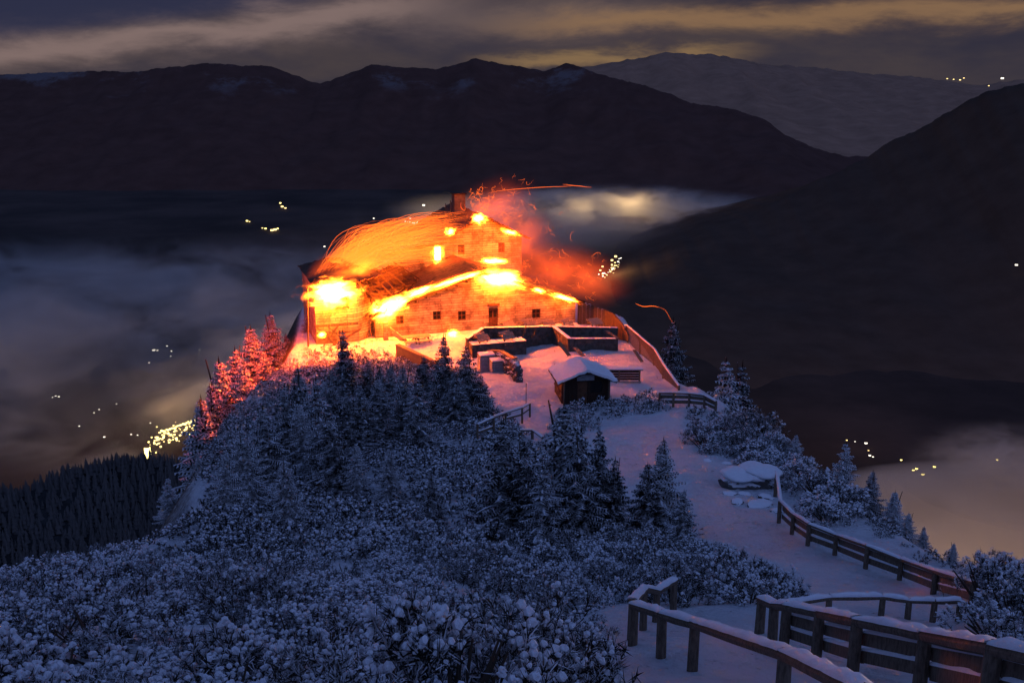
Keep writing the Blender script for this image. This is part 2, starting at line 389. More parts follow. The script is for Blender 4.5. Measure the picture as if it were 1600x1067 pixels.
# ------------------------------------------------------------------ the hill
def axis(breaks):
    out = []
    for a, b, st in breaks: out += list(np.arange(a, b - 1e-6, st))
    out.append(breaks[-1][1]); return np.array(out)
ax = axis([(-420, -90, 12), (-90, -32, 1.5), (-32, 24, .33), (24, 80, 1.5), (80, 420, 12)])
ay = axis([(-60, 6, 3), (6, 120, .33), (120, 170, 1.2), (170, 520, 12)])
def grid_obj(name, X, Y, Z, material, kind='structure'):
    ny, nx = X.shape; me = bpy.data.meshes.new(name)
    V = np.stack([X, Y, Z], -1).reshape(-1, 3)
    i = np.arange(ny * nx).reshape(ny, nx); q = np.stack([i[:-1, :-1], i[:-1, 1:], i[1:, 1:], i[1:, :-1]], -1).reshape(-1, 4)
    me.vertices.add(len(V)); me.vertices.foreach_set('co', V.ravel())
    me.loops.add(q.size); me.loops.foreach_set('vertex_index', q.ravel())
    me.polygons.add(len(q)); me.polygons.foreach_set('loop_start', np.arange(0, q.size, 4)); me.polygons.foreach_set('loop_total', np.full(len(q), 4))
    me.polygons.foreach_set('use_smooth', np.ones(len(q), bool))
    me.update(); me.validate(); me.materials.append(material)
    o = link(name, me); o['kind'] = kind; return o
GX, GY = np.meshgrid(ax, ay)
grid_obj('hillside_ground', GX, GY, gz(GX, GY), M['ground'])

# ------------------------------------------------------------------ valley and mountains
VZ = -900.0
vx = np.linspace(-30000, 30000, 90); vy = np.linspace(300, 60000, 90); VX, VYg = np.meshgrid(vx, vy)
grid_obj('valley_floor', VX, VYg, VZ + fbm(VX / 900, VYg / 900, 3, 9) * 26, M['valley'])

def ridge(name, pts, foot, back, material, seed, amp=1.0, du=5, rough=9.0, rows=46, zfoot=VZ):
    """a mountain: crest through pts = (u, v, Y), front foot `foot` metres nearer, back foot `back` metres further"""
    us = np.arange(pts[0][0], pts[-1][0] + 1, du); pu = [p[0] for p in pts]
    vs_ = np.interp(us, pu, [p[1] for p in pts]); Ys = np.interp(us, pu, [p[2] for p in pts])
    vs_ = vs_ + fbm(us / 60, us * 0, 5, seed, .6) * rough + fbm(us / 11, us * 0, 3, seed + 5, .7) * rough * .75
    C = np.array([px(u, v, Y) for u, v, Y in zip(us, vs_, Ys)])
    ts = np.concatenate([-np.linspace(1, 0, rows)[:-1] ** 1.0, np.linspace(0, 1, 12)])
    X = np.zeros((len(ts), len(us))); Yy = X.copy(); Z = X.copy()
    for j, t_ in enumerate(ts):
        s_ = abs(t_); dist = foot if t_ < 0 else back
        X[j] = C[:, 0] + (C[:, 0] / C[:, 1]) * t_ * dist * .4; Yy[j] = C[:, 1] + t_ * dist
        Z[j] = C[:, 2] + (zfoot - 40 - C[:, 2]) * (s_ ** .85)
        k = min(1, s_ * 6) * (1 - s_) ** .3
        ri = 1 - np.abs(fbm(X[j] / 1500, Yy[j] / 4200, 5, seed + 20, .55)) * 4
        Z[j] += k * amp * (ri - .7) * 150 + k * fbm(X[j] / 260, Yy[j] / 260, 4, seed + 31) * 60 * amp
    grid_obj(name, X, Yy, Z, material)

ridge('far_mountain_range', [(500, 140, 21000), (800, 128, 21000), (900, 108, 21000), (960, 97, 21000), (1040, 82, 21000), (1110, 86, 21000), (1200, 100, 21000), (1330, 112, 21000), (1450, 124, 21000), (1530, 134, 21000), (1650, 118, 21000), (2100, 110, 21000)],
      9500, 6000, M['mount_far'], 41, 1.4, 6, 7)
ridge('main_mountain_range', [(-900, 100, 12000), (-300, 90, 12000), (0, 118, 12000), (120, 112, 12000), (210, 112, 12000), (320, 98, 12000), (420, 104, 12000), (500, 131, 12000), (580, 102, 12000), (680, 108, 12000), (745, 92, 12000), (800, 102, 12000), (850, 110, 12000), (885, 100, 12000), (960, 124, 11500), (1010, 134, 11200),
      (1080, 160, 10800), (1150, 172, 10500), (1190, 186, 10300), (1230, 212, 10200), (1290, 236, 10000), (1350, 250, 10000), (1480, 262, 10000), (1700, 270, 10000)],
      3400, 3500, M['mount'], 52, 1.0, 4, 6)
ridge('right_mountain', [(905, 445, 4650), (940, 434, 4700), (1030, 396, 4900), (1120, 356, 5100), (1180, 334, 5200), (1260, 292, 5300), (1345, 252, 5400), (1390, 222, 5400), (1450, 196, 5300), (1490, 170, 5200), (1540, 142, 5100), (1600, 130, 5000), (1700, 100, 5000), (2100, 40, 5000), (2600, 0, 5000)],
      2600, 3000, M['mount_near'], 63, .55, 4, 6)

# nearer spur on the left, covered with spruce forest
SP_P = [(-500, 830, 560), (-120, 790, 640), (0, 768, 680), (60, 758, 700), (110, 735, 720), (200, 716, 740), (260, 714, 740), (300, 722, 735), (380, 745, 720), (520, 790, 700), (700, 830, 700)]
us = np.arange(-500, 700, 10.); SC = np.array([px(u, np.interp(u, [p[0] for p in SP_P], [p[1] for p in SP_P]) + 6, np.interp(u, [p[0] for p in SP_P], [p[2] for p in SP_P])) for u in us])
def spur_z(x, y):
    k = np.argmin(np.abs(SC[:, 0][None, :] / SC[:, 1][None, :] - (np.asarray(x) / np.asarray(y)).reshape(-1, 1)), 1).reshape(np.shape(x))
    d = y - SC[k, 1]
    z = SC[k, 2] + np.where(d < 0, d * .55, -d * .75) + fbm(x / 60, y / 60, 4, 77) * 26 * np.clip(np.abs(d) / 60, .12, 1)
    return z
sx_ = np.linspace(-520, 40, 90); sy_ = np.linspace(330, 1500, 110); SX, SY = np.meshgrid(sx_, sy_)
grid_obj('forested_spur', SX, SY, spur_z(SX, SY), M['spur'])
mb = MB()
def small_spruce(mb, p, h, r, k=5, layers=3):
    vs = []; fs = []
    for L in range(layers):
        z0 = h * (.08 + .27 * L); z1 = h * min(1, .52 + .26 * L) if L < layers - 1 else h; rr = r * (1 - .27 * L)
        o = len(vs); a0 = random.random() * 6.28
        for i in range(k):
            q = rr * random.uniform(.7, 1.2); a = a0 + 6.283 * i / k; vs.append((p[0] + q * math.cos(a), p[1] + q * math.sin(a), p[2] + z0))
        vs.append((p[0], p[1], p[2] + z1)); fs += [(o + i, o + (i + 1) % k, o + k) for i in range(k)]
    mb.add(vs, fs)
cnt = 0
while cnt < 7500:
    u = random.uniform(-120, 420); Yq = random.uniform(480, 790); x = (u - 800) / F * Yq * 1.06
    z = float(spur_z(np.array([x]), np.array([Yq]))[0])
    h = random.uniform(6, 13); small_spruce(mb, (x, Yq, z - 1), h, h * .23); cnt += 1
fo = mb.build('spruce_forest', M['forest']); tag(fo, 'dense dark spruce forest covering the lower ridge left of the lodge hill', 'forest', kind='stuff')

# ------------------------------------------------------------------ plants: spruces
def spruce_meshes(seed, H=10.0, Rm=2.3, levels=26, sparse=1.0, density=1.0):
    rs = np.random.default_rng(seed); mbf = MB(); mbt = MB()
    lean = rs.normal(0, .012, 2)
    trunk = [(lean[0] * z * z * .3, lean[1] * z * z * .3, z) for z in np.linspace(-.6, H, 7)]
    mbt.tube(trunk, [H * .016 * (1.12 - i / 6.2) + .01 for i in range(7)], 7)
    V = []; Fc = []; mi = []
    def tri(a, b, c, m=0): o = len(V); V.extend([a, b, c]); Fc.append((o, o + 1, o + 2)); mi.append(m)
    def quad(a, b, c, d, m=0): o = len(V); V.extend([a, b, c, d]); Fc.append((o, o + 1, o + 2, o + 3)); mi.append(m)
    for L in range(levels):
        t = (L + rs.uniform(-.3, .3)) / levels; t = min(max(t, 0), .985)
        z = H * (.07 + .92 * t); rad = Rm * ((1 - t) ** .85) * (1 + .12 * math.sin(L * 2.1)) + .08
        nb = int(max(4, (10 - 4 * t) * density))
        a0 = rs.uniform(0, 6.28)
        for bnum in range(nb):
            if rs.random() < .10 * sparse: continue
            a = a0 + 6.283 * bnum / nb + rs.normal(0, .22); ln = rad * rs.uniform(.62, 1.15)
            dirv = np.array([math.cos(a), math.sin(a), 0]); side = np.array([-dirv[1], dirv[0], 0])
            n = max(3, int(ln / .22)); pts = []
            for i in range(n + 1):
                s_ = i / n; zz = z - ln * .30 * s_ + ln * .14 * s_ * s_ * 2 - .10 * ln * (1 - t) * s_
                pts.append(np.array([0, 0, zz]) + dirv * ln * s_ + side * ln * .06 * math.sin(s_ * 4 + a))
            for i in range(n):
                s_ = (i + .5) / n; p = pts[i] * .5 + pts[i + 1] * .5
                wdt = (.20 + .55 * (1 - s_) * min(1, ln / 1.5)) * rs.uniform(.7, 1.25) * (H / 10) ** .5
                for sg in (-1, 1):
                    tip = p + side * sg * wdt + dirv * wdt * .55 + np.array([0, 0, -wdt * rs.uniform(.15, .75)])
                    b1 = p - dirv * .11; b2 = p + dirv * .13
                    tri(b1, b2, tip)
                    mid = p + side * sg * wdt * .45
                    tri(mid - dirv * .07, mid + dirv * .09, mid + np.array([0, 0, -wdt * rs.uniform(.5, .95)]) + dirv * rs.normal(0, .08))
                if rs.random() < .5:
                    tri(pts[i] + side * .05, pts[i] - side * .05, p + np.array([0, 0, .10]) + dirv * .12)
            # snow lying along the bough
            if rs.random() < .28 * sparse:
                i0 = max(1, int(n * .35)); q0 = pts[i0]; q1 = pts[-1]; w0 = rs.uniform(.06, .15) * (.6 + .4 * (1 - t)); zz = np.array([0, 0, .055])
                md = (q0 + q1) / 2 + zz * 2
                quad(q0 - side * w0 * .6 + zz, q0 + side * w0 * .6 + zz, md + side * w0 * 1.2, md - side * w0 * 1.2, 1)
                quad(md - side * w0 * 1.2, md + side * w0 * 1.2, q1 + side * w0 * .4, q1 - side * w0 * .4, 1)
    for k in range(5):                                    # leader
        a = k * 1.257; tri(np.array([0, 0, H * 1.03]), np.array([.1 * math.cos(a), .1 * math.sin(a), H * .93]), np.array([.1 * math.cos(a + .8), .1 * math.sin(a + .8), H * .93]))
    mbf.v = [np.array(V)]; mbf.f = Fc; mbf.m = mi; mbf.n = len(V)
    return mbf, mbt
SPR = []
for i, (rm, lv, sp_) in enumerate([(2.9, 30, .8), (3.4, 28, .8), (2.4, 30, .9), (4.2, 26, .8), (2.9, 24, 1.5)]):
    f_, t_ = spruce_meshes(100 + i, 10, rm, lv, sp_)
    SPR.append((f_.mesh('crown', [M['needles'], M['pinesnow']]), f_.mesh('crown', [M['needles_dark'], M['pinesnow']]), t_.mesh('trunk', M['bark'], True)))
def spruce(p, H, var=0, dark=False, wide=1.0, label='', group='spruces on the lodge hill', name='spruce_tree', sink=.0):
    s_ = H / 10
    e = empty(name, (p[0], p[1], p[2] - sink), random.random() * 6.28, label, 'spruce tree', group)
    wide = wide * (1.15 if H < 9 else 1.0); e.scale = (s_ * wide, s_ * wide, s_)
    link('crown', SPR[var][1 if dark else 0], e); link('trunk', SPR[var][2], e); return e
def spruce_px(u, vtop, vbase, Y=None, **k):
    """a spruce whose foot and tip match two heights of the photograph"""
    if Y is None: p = hit(u, vbase)
    else: p = px(u, vbase, Y); p[2] = float(gz(p[0], p[1]))
    tip = px(u, vtop, p[1]); H = max(1.2, tip[2] - p[2]); return spruce(p, H, **k)

# ------------------------------------------------------------------ plants: dwarf mountain pines
def blob(mb, c, r, rs, mi=1, flat=.75, n=6):
    """a lump of snow: a faceted dome with an uneven edge"""
    vs = [np.array([0, 0, flat])]
    for ring, (rr, zz) in enumerate(((.62, .72), (1.0, .18), (.72, -.3))):
        for k in range(n):
            a = 6.283 * (k + ring * .5) / n; q = rr * rs.uniform(.8, 1.2)
            vs.append(np.array([q * math.cos(a), q * math.sin(a), zz * flat * rs.uniform(.8, 1.2)]))
    fs = [(0, 1 + k, 1 + (k + 1) % n) for k in range(n)]
    for ring in range(2):
        o = 1 + ring * n
        for k in range(n):
            fs += [(o + k, o + n + k, o + (k + 1) % n), (o + (k + 1) % n, o + n + k, o + n + (k + 1) % n)]
    fs.append(tuple(range(1 + 2 * n, 1 + 3 * n))[::-1])
    mb.add(np.array(vs) * r + np.asarray(c), fs, mi)
def pine_mesh(seed, tufts=90, Rad=1.0, Ht=.95, needles=12, snow=.75, lowpoly=False):
    rs = np.random.default_rng(seed); mb = MB(); br = MB()
    V = []; Fc = []; mi = []
    nb_ = 17; hubs = []
    for i in range(nb_):                                  # boughs: tufts crowd round each upturned tip, with dark gaps between
        a = rs.uniform(0, 6.283); q = math.sqrt(rs.random()); hubs.append((a, q, rs.uniform(.55, 1.15)))
    for i in range(tufts):
        ha, hq, hz = hubs[i % nb_]
        a = ha; q = hq; rr = Rad * q
        z = Ht * (math.sqrt(max(0, 1 - q * q * .85)) * hz) + .05 - abs(rs.normal(0, .16)) * Ht
        off_ = rs.normal(0, .15, 2)
        c = np.array([rr * math.cos(a) + off_[0], rr * math.sin(a) + off_[1], max(.03, z - np.hypot(*off_) * .4)]); ax_ = np.array([math.cos(a) * q * .7, math.sin(a) * q * .7, 1.0]) + rs.normal(0, .25, 3) * np.array([1, 1, .3]); ax_ /= np.linalg.norm(ax_)
        L = rs.uniform(.11, .19)
        for k in range(needles):
            d = ax_ * rs.uniform(.1, 1.0) + rs.normal(0, .62, 3); d /= np.linalg.norm(d); sd = np.cross(d, rs.normal(0, 1, 3)); sd /= np.linalg.norm(sd)
            b0 = c - ax_ * L * rs.uniform(0, .9); wd = .0085 if not lowpoly else .030
            o = len(V); V += [b0 + sd * wd, b0 - sd * wd, b0 + d * L * rs.uniform(.7, 1.1)]; Fc.append((o, o + 1, o + 2)); mi.append(2 if (d[2] > .15 and rs.random() < .38) else 0)
        if rs.random() < snow:
            r0_ = rs.uniform(.6, 1.15)
            for kk in range(4 if not lowpoly else 1):
                blob(mb, c + ax_ * L * rs.uniform(.05, .45) + rs.normal(0, .040, 3), rs.uniform(.022, .056) * r0_ * (1.7 if lowpoly else 1), rs, 1, rs.uniform(.6, 1.0), 4)
    o = mb.n; mb.v.append(np.array(V)); mb.n += len(V); mb.f += [tuple(i + o for i in f) for f in Fc]; mb.m += mi
    for i in range(14):
        a = rs.uniform(0, 6.283); q = rs.uniform(.3, .9) * Rad; e_ = np.array([q * math.cos(a), q * math.sin(a), Ht * rs.uniform(.3, .75)])
        br.tube([(0, 0, -.2), e_ * np.array([.55, .55, .35]), e_], [.035, .028, .012], 4)
    return mb, br
PM = []
for i in range(6):
    m_, b_ = pine_mesh(300 + i, 210, 1.0, [.8, 1.0, .7, 1.1, .9, .6][i], 22, [.50, .26, .62, .16, .42, .66][i])
    PM.append((m_.mesh('foliage', [M['pine'], M['pinesnow'], M['frost']]), b_.mesh('branches', M['bark'])))
def in_poly(u, v, poly):
    c = False; n = len(poly); j = n - 1
    for i in range(n):
        if (poly[i][1] > v) != (poly[j][1] > v) and u < (poly[j][0] - poly[i][0]) * (v - poly[i][1]) / (poly[j][1] - poly[i][1]) + poly[i][0]: c = not c
        j = i
    return c
def dwarf_pine(p, s_, label, group, i=None, tall=1.0):
    i = random.randrange(6) if i is None else i
    e = empty('dwarf_pine', (p[0], p[1], p[2] - .08), random.random() * 6.28, label, 'dwarf pine', group)
    tall = random.uniform(.7, 1.45); e.scale = (s_, s_, s_ * tall); link('foliage', PM[i][0], e); link('branches', PM[i][1], e); return e
ZONES = [  # polygon in which the foot of the shrub stands, spacing (m), size (m), label, group
    ([(-260, 1180), (-260, 890), (0, 915), (130, 880), (260, 860), (420, 860), (560, 860), (700, 880), (860, 890), (950, 930), (950, 985), (900, 1020), (860, 1180)], 1.12, (.7, 1.25),
     'snow-laden dwarf pine in the thicket across the lower left slope', 'dwarf pines across the lower left slope'),
    ([(560, 850), (760, 840), (900, 840), (1060, 850), (1200, 905), (1215, 925), (1180, 945), (1060, 950), (960, 935), (860, 895), (700, 885)], 1.5, (.9, 1.35),
     'snow-dusted dwarf pine in the dark clump between spruces and snowy path', 'dwarf pines left of the snowy path'),
    ([(1095, 655), (1130, 640), (1190, 665), (1230, 710), (1250, 760), (1330, 800), (1290, 815), (1240, 775), (1215, 740), (1150, 720), (1100, 700)], 1.75, (1.1, 1.7),
     'snowy dwarf pine in the clump above the long plank fence', 'dwarf pines on the right brow of the hill'),
    ([(880, 648), (960, 622), (1030, 622), (1030, 640), (960, 655), (900, 678), (880, 690)], 1.7, (.9, 1.3),
     'low snowy dwarf pine in the patch below the small hut', 'dwarf pines below the hut'),
    ([(1535, 990), (1530, 930), (1560, 890), (1600, 870), (1720, 860), (1720, 1100), (1620, 1080), (1560, 1020)], 1.25, (.8, 1.3),
     'snowy dwarf pine at the right beside the end of the near fence', 'dwarf pines beside the near fence'),
]
SIDE = [([(300, 880), (330, 850), (320, 770), (345, 700), (420, 632), (470, 585), (520, 572), (600, 572), (660, 580), (735, 590), (745, 620), (770, 655), (850, 700), (880, 850), (700, 885), (480, 880)], 1.45, (.8, 1.4))]
def scatter(poly, sp_, ntry=26000):
    P = np.array([[*px(u, v, 1.0)] for u, v in poly])
    pts = []; xs = []; ys = []
    for u, v in poly:
        p = hit(min(max(u, -500), 2100), min(v, 1150)); xs.append(p[0]); ys.append(p[1])
    x0, x1, y0, y1 = min(xs) - 1, max(xs) + 1, min(ys) - 1, max(ys) + 1
    cx_ = RNG.uniform(x0, x1, ntry); cy_ = RNG.uniform(y0, y1, ntry); cz_ = gz(cx_, cy_); cell = {}
    for x, y, z in zip(cx_.tolist(), cy_.tolist(), cz_.tolist()):
        k = (int(x // sp_), int(y // sp_))
        if any((x - q[0]) ** 2 + (y - q[1]) ** 2 < sp_ * sp_ for dx in (-1, 0, 1) for dy in (-1, 0, 1) for q in cell.get((k[0] + dx, k[1] + dy), ())): continue
        u, v = project((x, y, z))
        if not in_poly(u, v, poly): continue
        cell.setdefault(k, []).append((x, y)); pts.append((x, y, z))
    return pts
TOTAL = 0; FAR_P = []; ALLP = []
for poly, sp_, (s0, s1), lab, grp in ZONES:
    for x, y, z in scatter(poly, sp_):
        if abs(x) < .56 * y + 2: ALLP.append((math.hypot(x, y) / (1 if 'lower left' in lab else 1.6), x, y, z, random.uniform(s0, s1), lab, grp))
ALLP.sort()
for d_, x, y, z, s_, lab, grp in ALLP:
    if TOTAL < 290:
        pu, pv = project((x, y, z + .4))
        if 'lower left' in lab:
            across = ['at the far left', 'left of the middle', 'in the middle', 'right of the middle', 'next to the single-rail fence'][int(min(4, max(0, pu / 190)))]
            down = 'on the bottom edge' if pv > 1010 else 'low in the thicket' if pv > 960 else 'halfway up the thicket' if pv > 915 else 'at the top of the thicket'
            lab = ('small' if s_ < .9 else 'middling' if s_ < 1.08 else 'large') + ' snow-laden dwarf pine ' + across + ', ' + down
        else:
            lab = lab.replace('snowy dwarf pine', ('smaller' if s_ < 1.15 else 'larger') + ' snowy dwarf pine').replace('snow-dusted dwarf pine', ('small' if s_ < 1.1 else 'large') + ' dusted dwarf pine')
            lab += (', upper part' if pv < 700 else ', lower part') if 'plank' in lab else (', left part' if pu < 900 else ', right part') if 'clump' in lab or 'hut' in lab else ', lower part' if pv > 960 else ', upper part'
        dwarf_pine((x, y, z), s_, lab, grp); TOTAL += 1
    else: FAR_P.append((x, y, z, s_))
for poly, sp_, (s0, s1) in SIDE:
    for x, y, z in scatter(poly, sp_): FAR_P.append((x, y, z, random.uniform(s0, s1)))
# brow of the slope on the right, thin scrub
for x, y, z in scatter([(478, 580), (492, 548), (520, 540), (575, 546), (612, 556), (640, 575), (600, 600), (520, 605)], 1.05): FAR_P.append((x, y, z, random.uniform(.6, 1.2)))
for x, y, z in scatter([(325, 740), (335, 700), (365, 655), (400, 618), (440, 578), (480, 545), (492, 556), (450, 600), (420, 640), (370, 700), (345, 740)], .95): FAR_P.append((x, y, z, random.uniform(.35, .9)))
for x, y, z in scatter([(250, 850), (330, 810), (345, 760), (400, 800), (420, 860), (330, 880)], 1.1): FAR_P.append((x, y, z, random.uniform(.7, 1.2)))
for x, y, z in scatter([(1270, 790), (1330, 790), (1420, 850), (1490, 880), (1560, 930), (1500, 905), (1400, 850), (1330, 810)], 1.3): FAR_P.append((x, y, z, random.uniform(.3, .8)))
far_bases = []
for i in range(4):
    m_, _ = pine_mesh(400 + i, 110, 1.0, .9, 9, .30 + .07 * i, True); far_bases.append(m_)
VV = []; FF = []; MM = []; o_ = 0
for x, y, z, s_ in FAR_P:
    bb = random.choice(far_bases); v = np.concatenate(bb.v); a = random.random() * 6.28; c_, n_ = math.cos(a), math.sin(a)
    v = v @ np.array([[c_, n_, 0], [-n_, c_, 0], [0, 0, 1]]) * s_ + np.array([x, y, z - .1]); VV.append(v)
    FF += [tuple(i + o_ for i in f) for f in bb.f]; MM += bb.m; o_ += len(v)
mb = MB(); mb.v = VV; mb.f = FF; mb.m = MM; mb.n = o_
tag(mb.build('mountain_pine_scrub', [M['pine'], M['pinesnow'], M['frost']]), 'tangled snowy mountain pine scrub covering the slope below the lodge', 'scrub', kind='stuff')
print('dwarf pines', TOTAL, 'far', len(FAR_P), 'tris', len(FF))


# ------------------------------------------------------------------ spruces that can be told apart
TREES = [ # u, tip v, foot v, distance or None, variant, dark, width, label
 (322, 620, 722, 99, 0, 0, 1.2, 'short red-lit spruce, lowest of those standing along the left edge of the hill'),
 (352, 560, 700, 104, 2, 0, 1.2, 'slim dull red spruce second from the bottom along the left edge'),
 (377, 543, 690, 107, 1, 0, 1.08, 'dark red snowy spruce in the middle of the row on the left edge'),
 (402, 510, 670, 110, 0, 0, 1.32, 'broad orange-lit spruce beside the red snow edge left of the lodge'),
 (431, 489, 640, 113, 2, 0, 1.32, 'tallest pointed red spruce of the row left of the lodge'),
 (452, 520, 620, 115, 3, 0, .8, 'round-topped red spruce just right of the tallest one in the row'),
 (388, 560, 700, 103, 4, 0, 1.0, 'sparse red spruce half hidden in the row along the left edge'),
 (486, 476, 570, 113, 1, 0, .8, 'red-lit spruce standing against the left wall of the burning hall'),
 (541, 515, 640, None, 0, 1, .85, 'dark pointed spruce silhouetted against the orange snow below the hall'),
 (418, 548, 640, 106, 3, 0, .8, 'bushy orange-red spruce between the broad and the tallest one on the left edge'),
 (338, 596, 700, 101, 3, 0, .8, 'wide dark red spruce between the two lowest slim ones on the left edge'),
 (578, 562, 640, None, 3, 1, .8, 'low bushy reddish spruce right of the silhouetted one, at the edge of the glowing yard'),
 (612, 570, 640, None, 0, 1, 1.1, 'small dark spruce in front of the sloping parapet'),
 (664, 556, 640, None, 3, 1, .8, 'low bushy dark spruce left of the pair before the lodge'),
 (520, 575, 650, None, 3, 1, .9, 'low wide reddish spruce left of the silhouetted one'),
 (472, 572, 700, None, 2, 1, 1.0, 'slender dark spruce under the left corner of the lodge terrace'),
 (500, 590, 720, None, 4, 1, 1.1, 'dark thin-crowned spruce at the foot of the burning hall'),
 (452, 600, 730, None, 1, 1, 1.0, 'dark spruce just right of the red snow edge'),
 (418, 636, 760, None, 0, 1, 1.2, 'dim snowy spruce on the left shoulder of the slope'),
 (385, 668, 790, None, 3, 0, .9, 'broad snow-dusted spruce at the left end of the slope'),
 (360, 700, 810, None, 1, 0, .9, 'small snowy spruce at the lower left corner of the slope'),
 (520, 640, 770, None, 3, 1, .9, 'wide dark spruce in the middle of the left slope'),
 (565, 600, 700, None, 1, 1, 1.0, 'reddish dark spruce right of the pointed silhouetted one'),
 (592, 590, 690, None, 0, 1, 1.0, 'dark spruce below the left end of the lodge front'),
 (632, 572, 680, None, 2, 1, 1.1, 'narrow dark spruce below the sloping snowy wall'),
 (655, 590, 700, None, 4, 1, 1.0, 'thin dark spruce left of the tall dark pair'),
 (695, 523, 655, None, 0, 1, .9, 'tall dark spruce, left one of the pair before the lodge'),
 (729, 538, 660, None, 1, 1, .9, 'tall dark spruce, right one of the pair before the lodge'),
 (752, 585, 655, None, 3, 1, .9, 'wide low dark spruce whose boughs reach towards the snowy handrail'),
 (712, 580, 670, None, 3, 1, 1.0, 'bushy dark spruce at the foot of the tall pair'),
 (450, 715, 830, None, 3, 0, .8, 'snow-dusted spruce above the left end of the pine thicket'),
 (560, 690, 780, None, 0, 0, .9, 'frosted spruce on the slope below the pointed dark one'),
 (610, 700, 790, None, 3, 0, .8, 'small wide frosted spruce in the middle of the scrub'),
 (676, 738, 828, None, 0, 1, .9, 'lone small dark spruce in the snowy scrub in the middle'),
 (784, 655, 850, None, 0, 1, .95, 'tall dark spruce, left end of the group beside the snowfield'),
 (818, 690, 856, None, 3, 1, .7, 'dark spruce second from the left in the group beside the snowfield'),
 (879, 628, 842, None, 2, 1, 1.25, 'tallest dark spruce of the group beside the snowfield'),
 (905, 668, 856, None, 1, 1, .9, 'dark bushy spruce just right of the tallest in the group'),
 (933, 668, 848, None, 0, 1, .8, 'dark spruce with a thin tip bordering the snowfield'),
 (958, 715, 850, None, 3, 1, .7, 'low wide dark spruce at the right end of the group'),
 (850, 720, 872, None, 4, 1, 1.0, 'small sparse spruce in front of the tallest one'),
 (1031, 684, 838, None, 0, 0, 1.05, 'frosted spruce with a leaning tip standing alone by the snowy path'),
 (1008, 722, 842, None, 3, 1, .8, 'short dark spruce leaning on the lone frosted one by the path'),
 (1065, 765, 850, None, 4, 1, 1.1, 'low dark spruce with a long bough over the snowy path'),
 (1312, 690, 806, 55, 4, 0, 1.0, 'dim thin spruce on the right brow left of the darkest one'),
 (1356, 735, 822, 52, 0, 1, 1.05, 'dark conical spruce on the right edge against the pale fog'),
 (1391, 767, 845, 49, 2, 0, 1.3, 'frosted spruce just below the dark conical one on the right edge'),
 (1414, 800, 860, 47, 1, 0, 1.0, 'small frosted spruce third down the right edge'),
 (1438, 822, 880, 45, 3, 0, .8, 'lowest round frosted spruce on the right edge'),
 (1484, 848, 905, 40, 2, 0, 1.2, 'tiny spruce at the notch between the right edge and foreground pines'),
 (1240, 678, 740, 62, 4, 0, 1.2, 'thin snowy spruce behind the pine clump above the plank fence'),
 (1131, 560, 640, 96, 4, 0, 1.2, 'pale bare-topped spruce behind the brow right of the hut'),
 (1048, 498, 600, 122, 1, 1, .9, 'nearly black spruce beyond the terrace railing'),
 (1155, 566, 660, 98, 0, 1, .9, 'black spruce beyond the right brow'),
]
for u, vt, vb, Y, var, dark, wd, lab in TREES:
    spruce_px(u, vt, vb, Y, var=var, dark=bool(dark), wide=wd, label=lab)
for x, y, z in scatter([(355, 735), (385, 690), (430, 650), (500, 625), (600, 630), (640, 690), (600, 740), (520, 790), (400, 800)], 2.6)[:13]:
    spruce((x, y, z), random.uniform(2.6, 5.0), var=random.choice([0, 1, 3, 4]), dark=random.random() < .7, wide=random.uniform(.8, 1.15), label='dim spruce in the dark mass of trees below the left side of the lodge', group='dim spruces massed on the left slope')
e = spruce_px(270, 745, 840, 62, var=4, dark=False, wide=1.1, label='rusty-brown larch on the drop left of the pine thicket'); e.name = 'larch_tree'; e['category'] = 'larch tree'
e = spruce_px(316, 728, 800, 58, var=4, dark=False, wide=1.0, label='small larch with pink-lit snowy twigs below the red snow edge'); e.name = 'larch_tree'; e['category'] = 'larch tree'

# ------------------------------------------------------------------ the burning lodge
lodge = empty('mountain_lodge', P0, ROT, 'burning stone mountain lodge with gabled roofs standing on the snowy hilltop', 'lodge')
def panel(mb, tf, s0, s1, h0, h1, th, openings, apex=None, mi=0):
    """wall in its own frame (s along, t through, h up) with real openings; tf maps to the lodge's frame"""
    xs = sorted({s0, s1, *[q for o in openings for q in (o[0], o[1])]}); hs = sorted({h0, h1, *[q for o in openings for q in (o[2], o[3])]})
    for i in range(len(xs) - 1):
        for j in range(len(hs) - 1):
            cx_, ch = (xs[i] + xs[i + 1]) / 2, (hs[j] + hs[j + 1]) / 2
            if any(o[0] < cx_ < o[1] and o[2] < ch < o[3] for o in openings): continue
            v = [tf(s, t_, h) for h in (hs[j], hs[j + 1]) for t_ in (0, th) for s in (xs[i], xs[i + 1])]
            mb.add(v, [(0, 2, 3, 1), (4, 5, 7, 6), (0, 1, 5, 4), (2, 6, 7, 3), (0, 4, 6, 2), (1, 3, 7, 5)], mi)
    if apex:
        v = [tf(s0, 0, h1), tf(s1, 0, h1), tf(apex[0], 0, apex[1]), tf(s0, th, h1), tf(s1, th, h1), tf(apex[0], th, apex[1])]
        mb.add(v, [(0, 1, 2), (4, 3, 5), (0, 2, 5, 3), (1, 4, 5, 2)], mi)
def frame_tf(a, b, ang):
    c_, s_ = math.cos(ang), math.sin(ang)
    return lambda s, t_, h: (a + c_ * s - s_ * t_, b + s_ * s + c_ * t_, h)
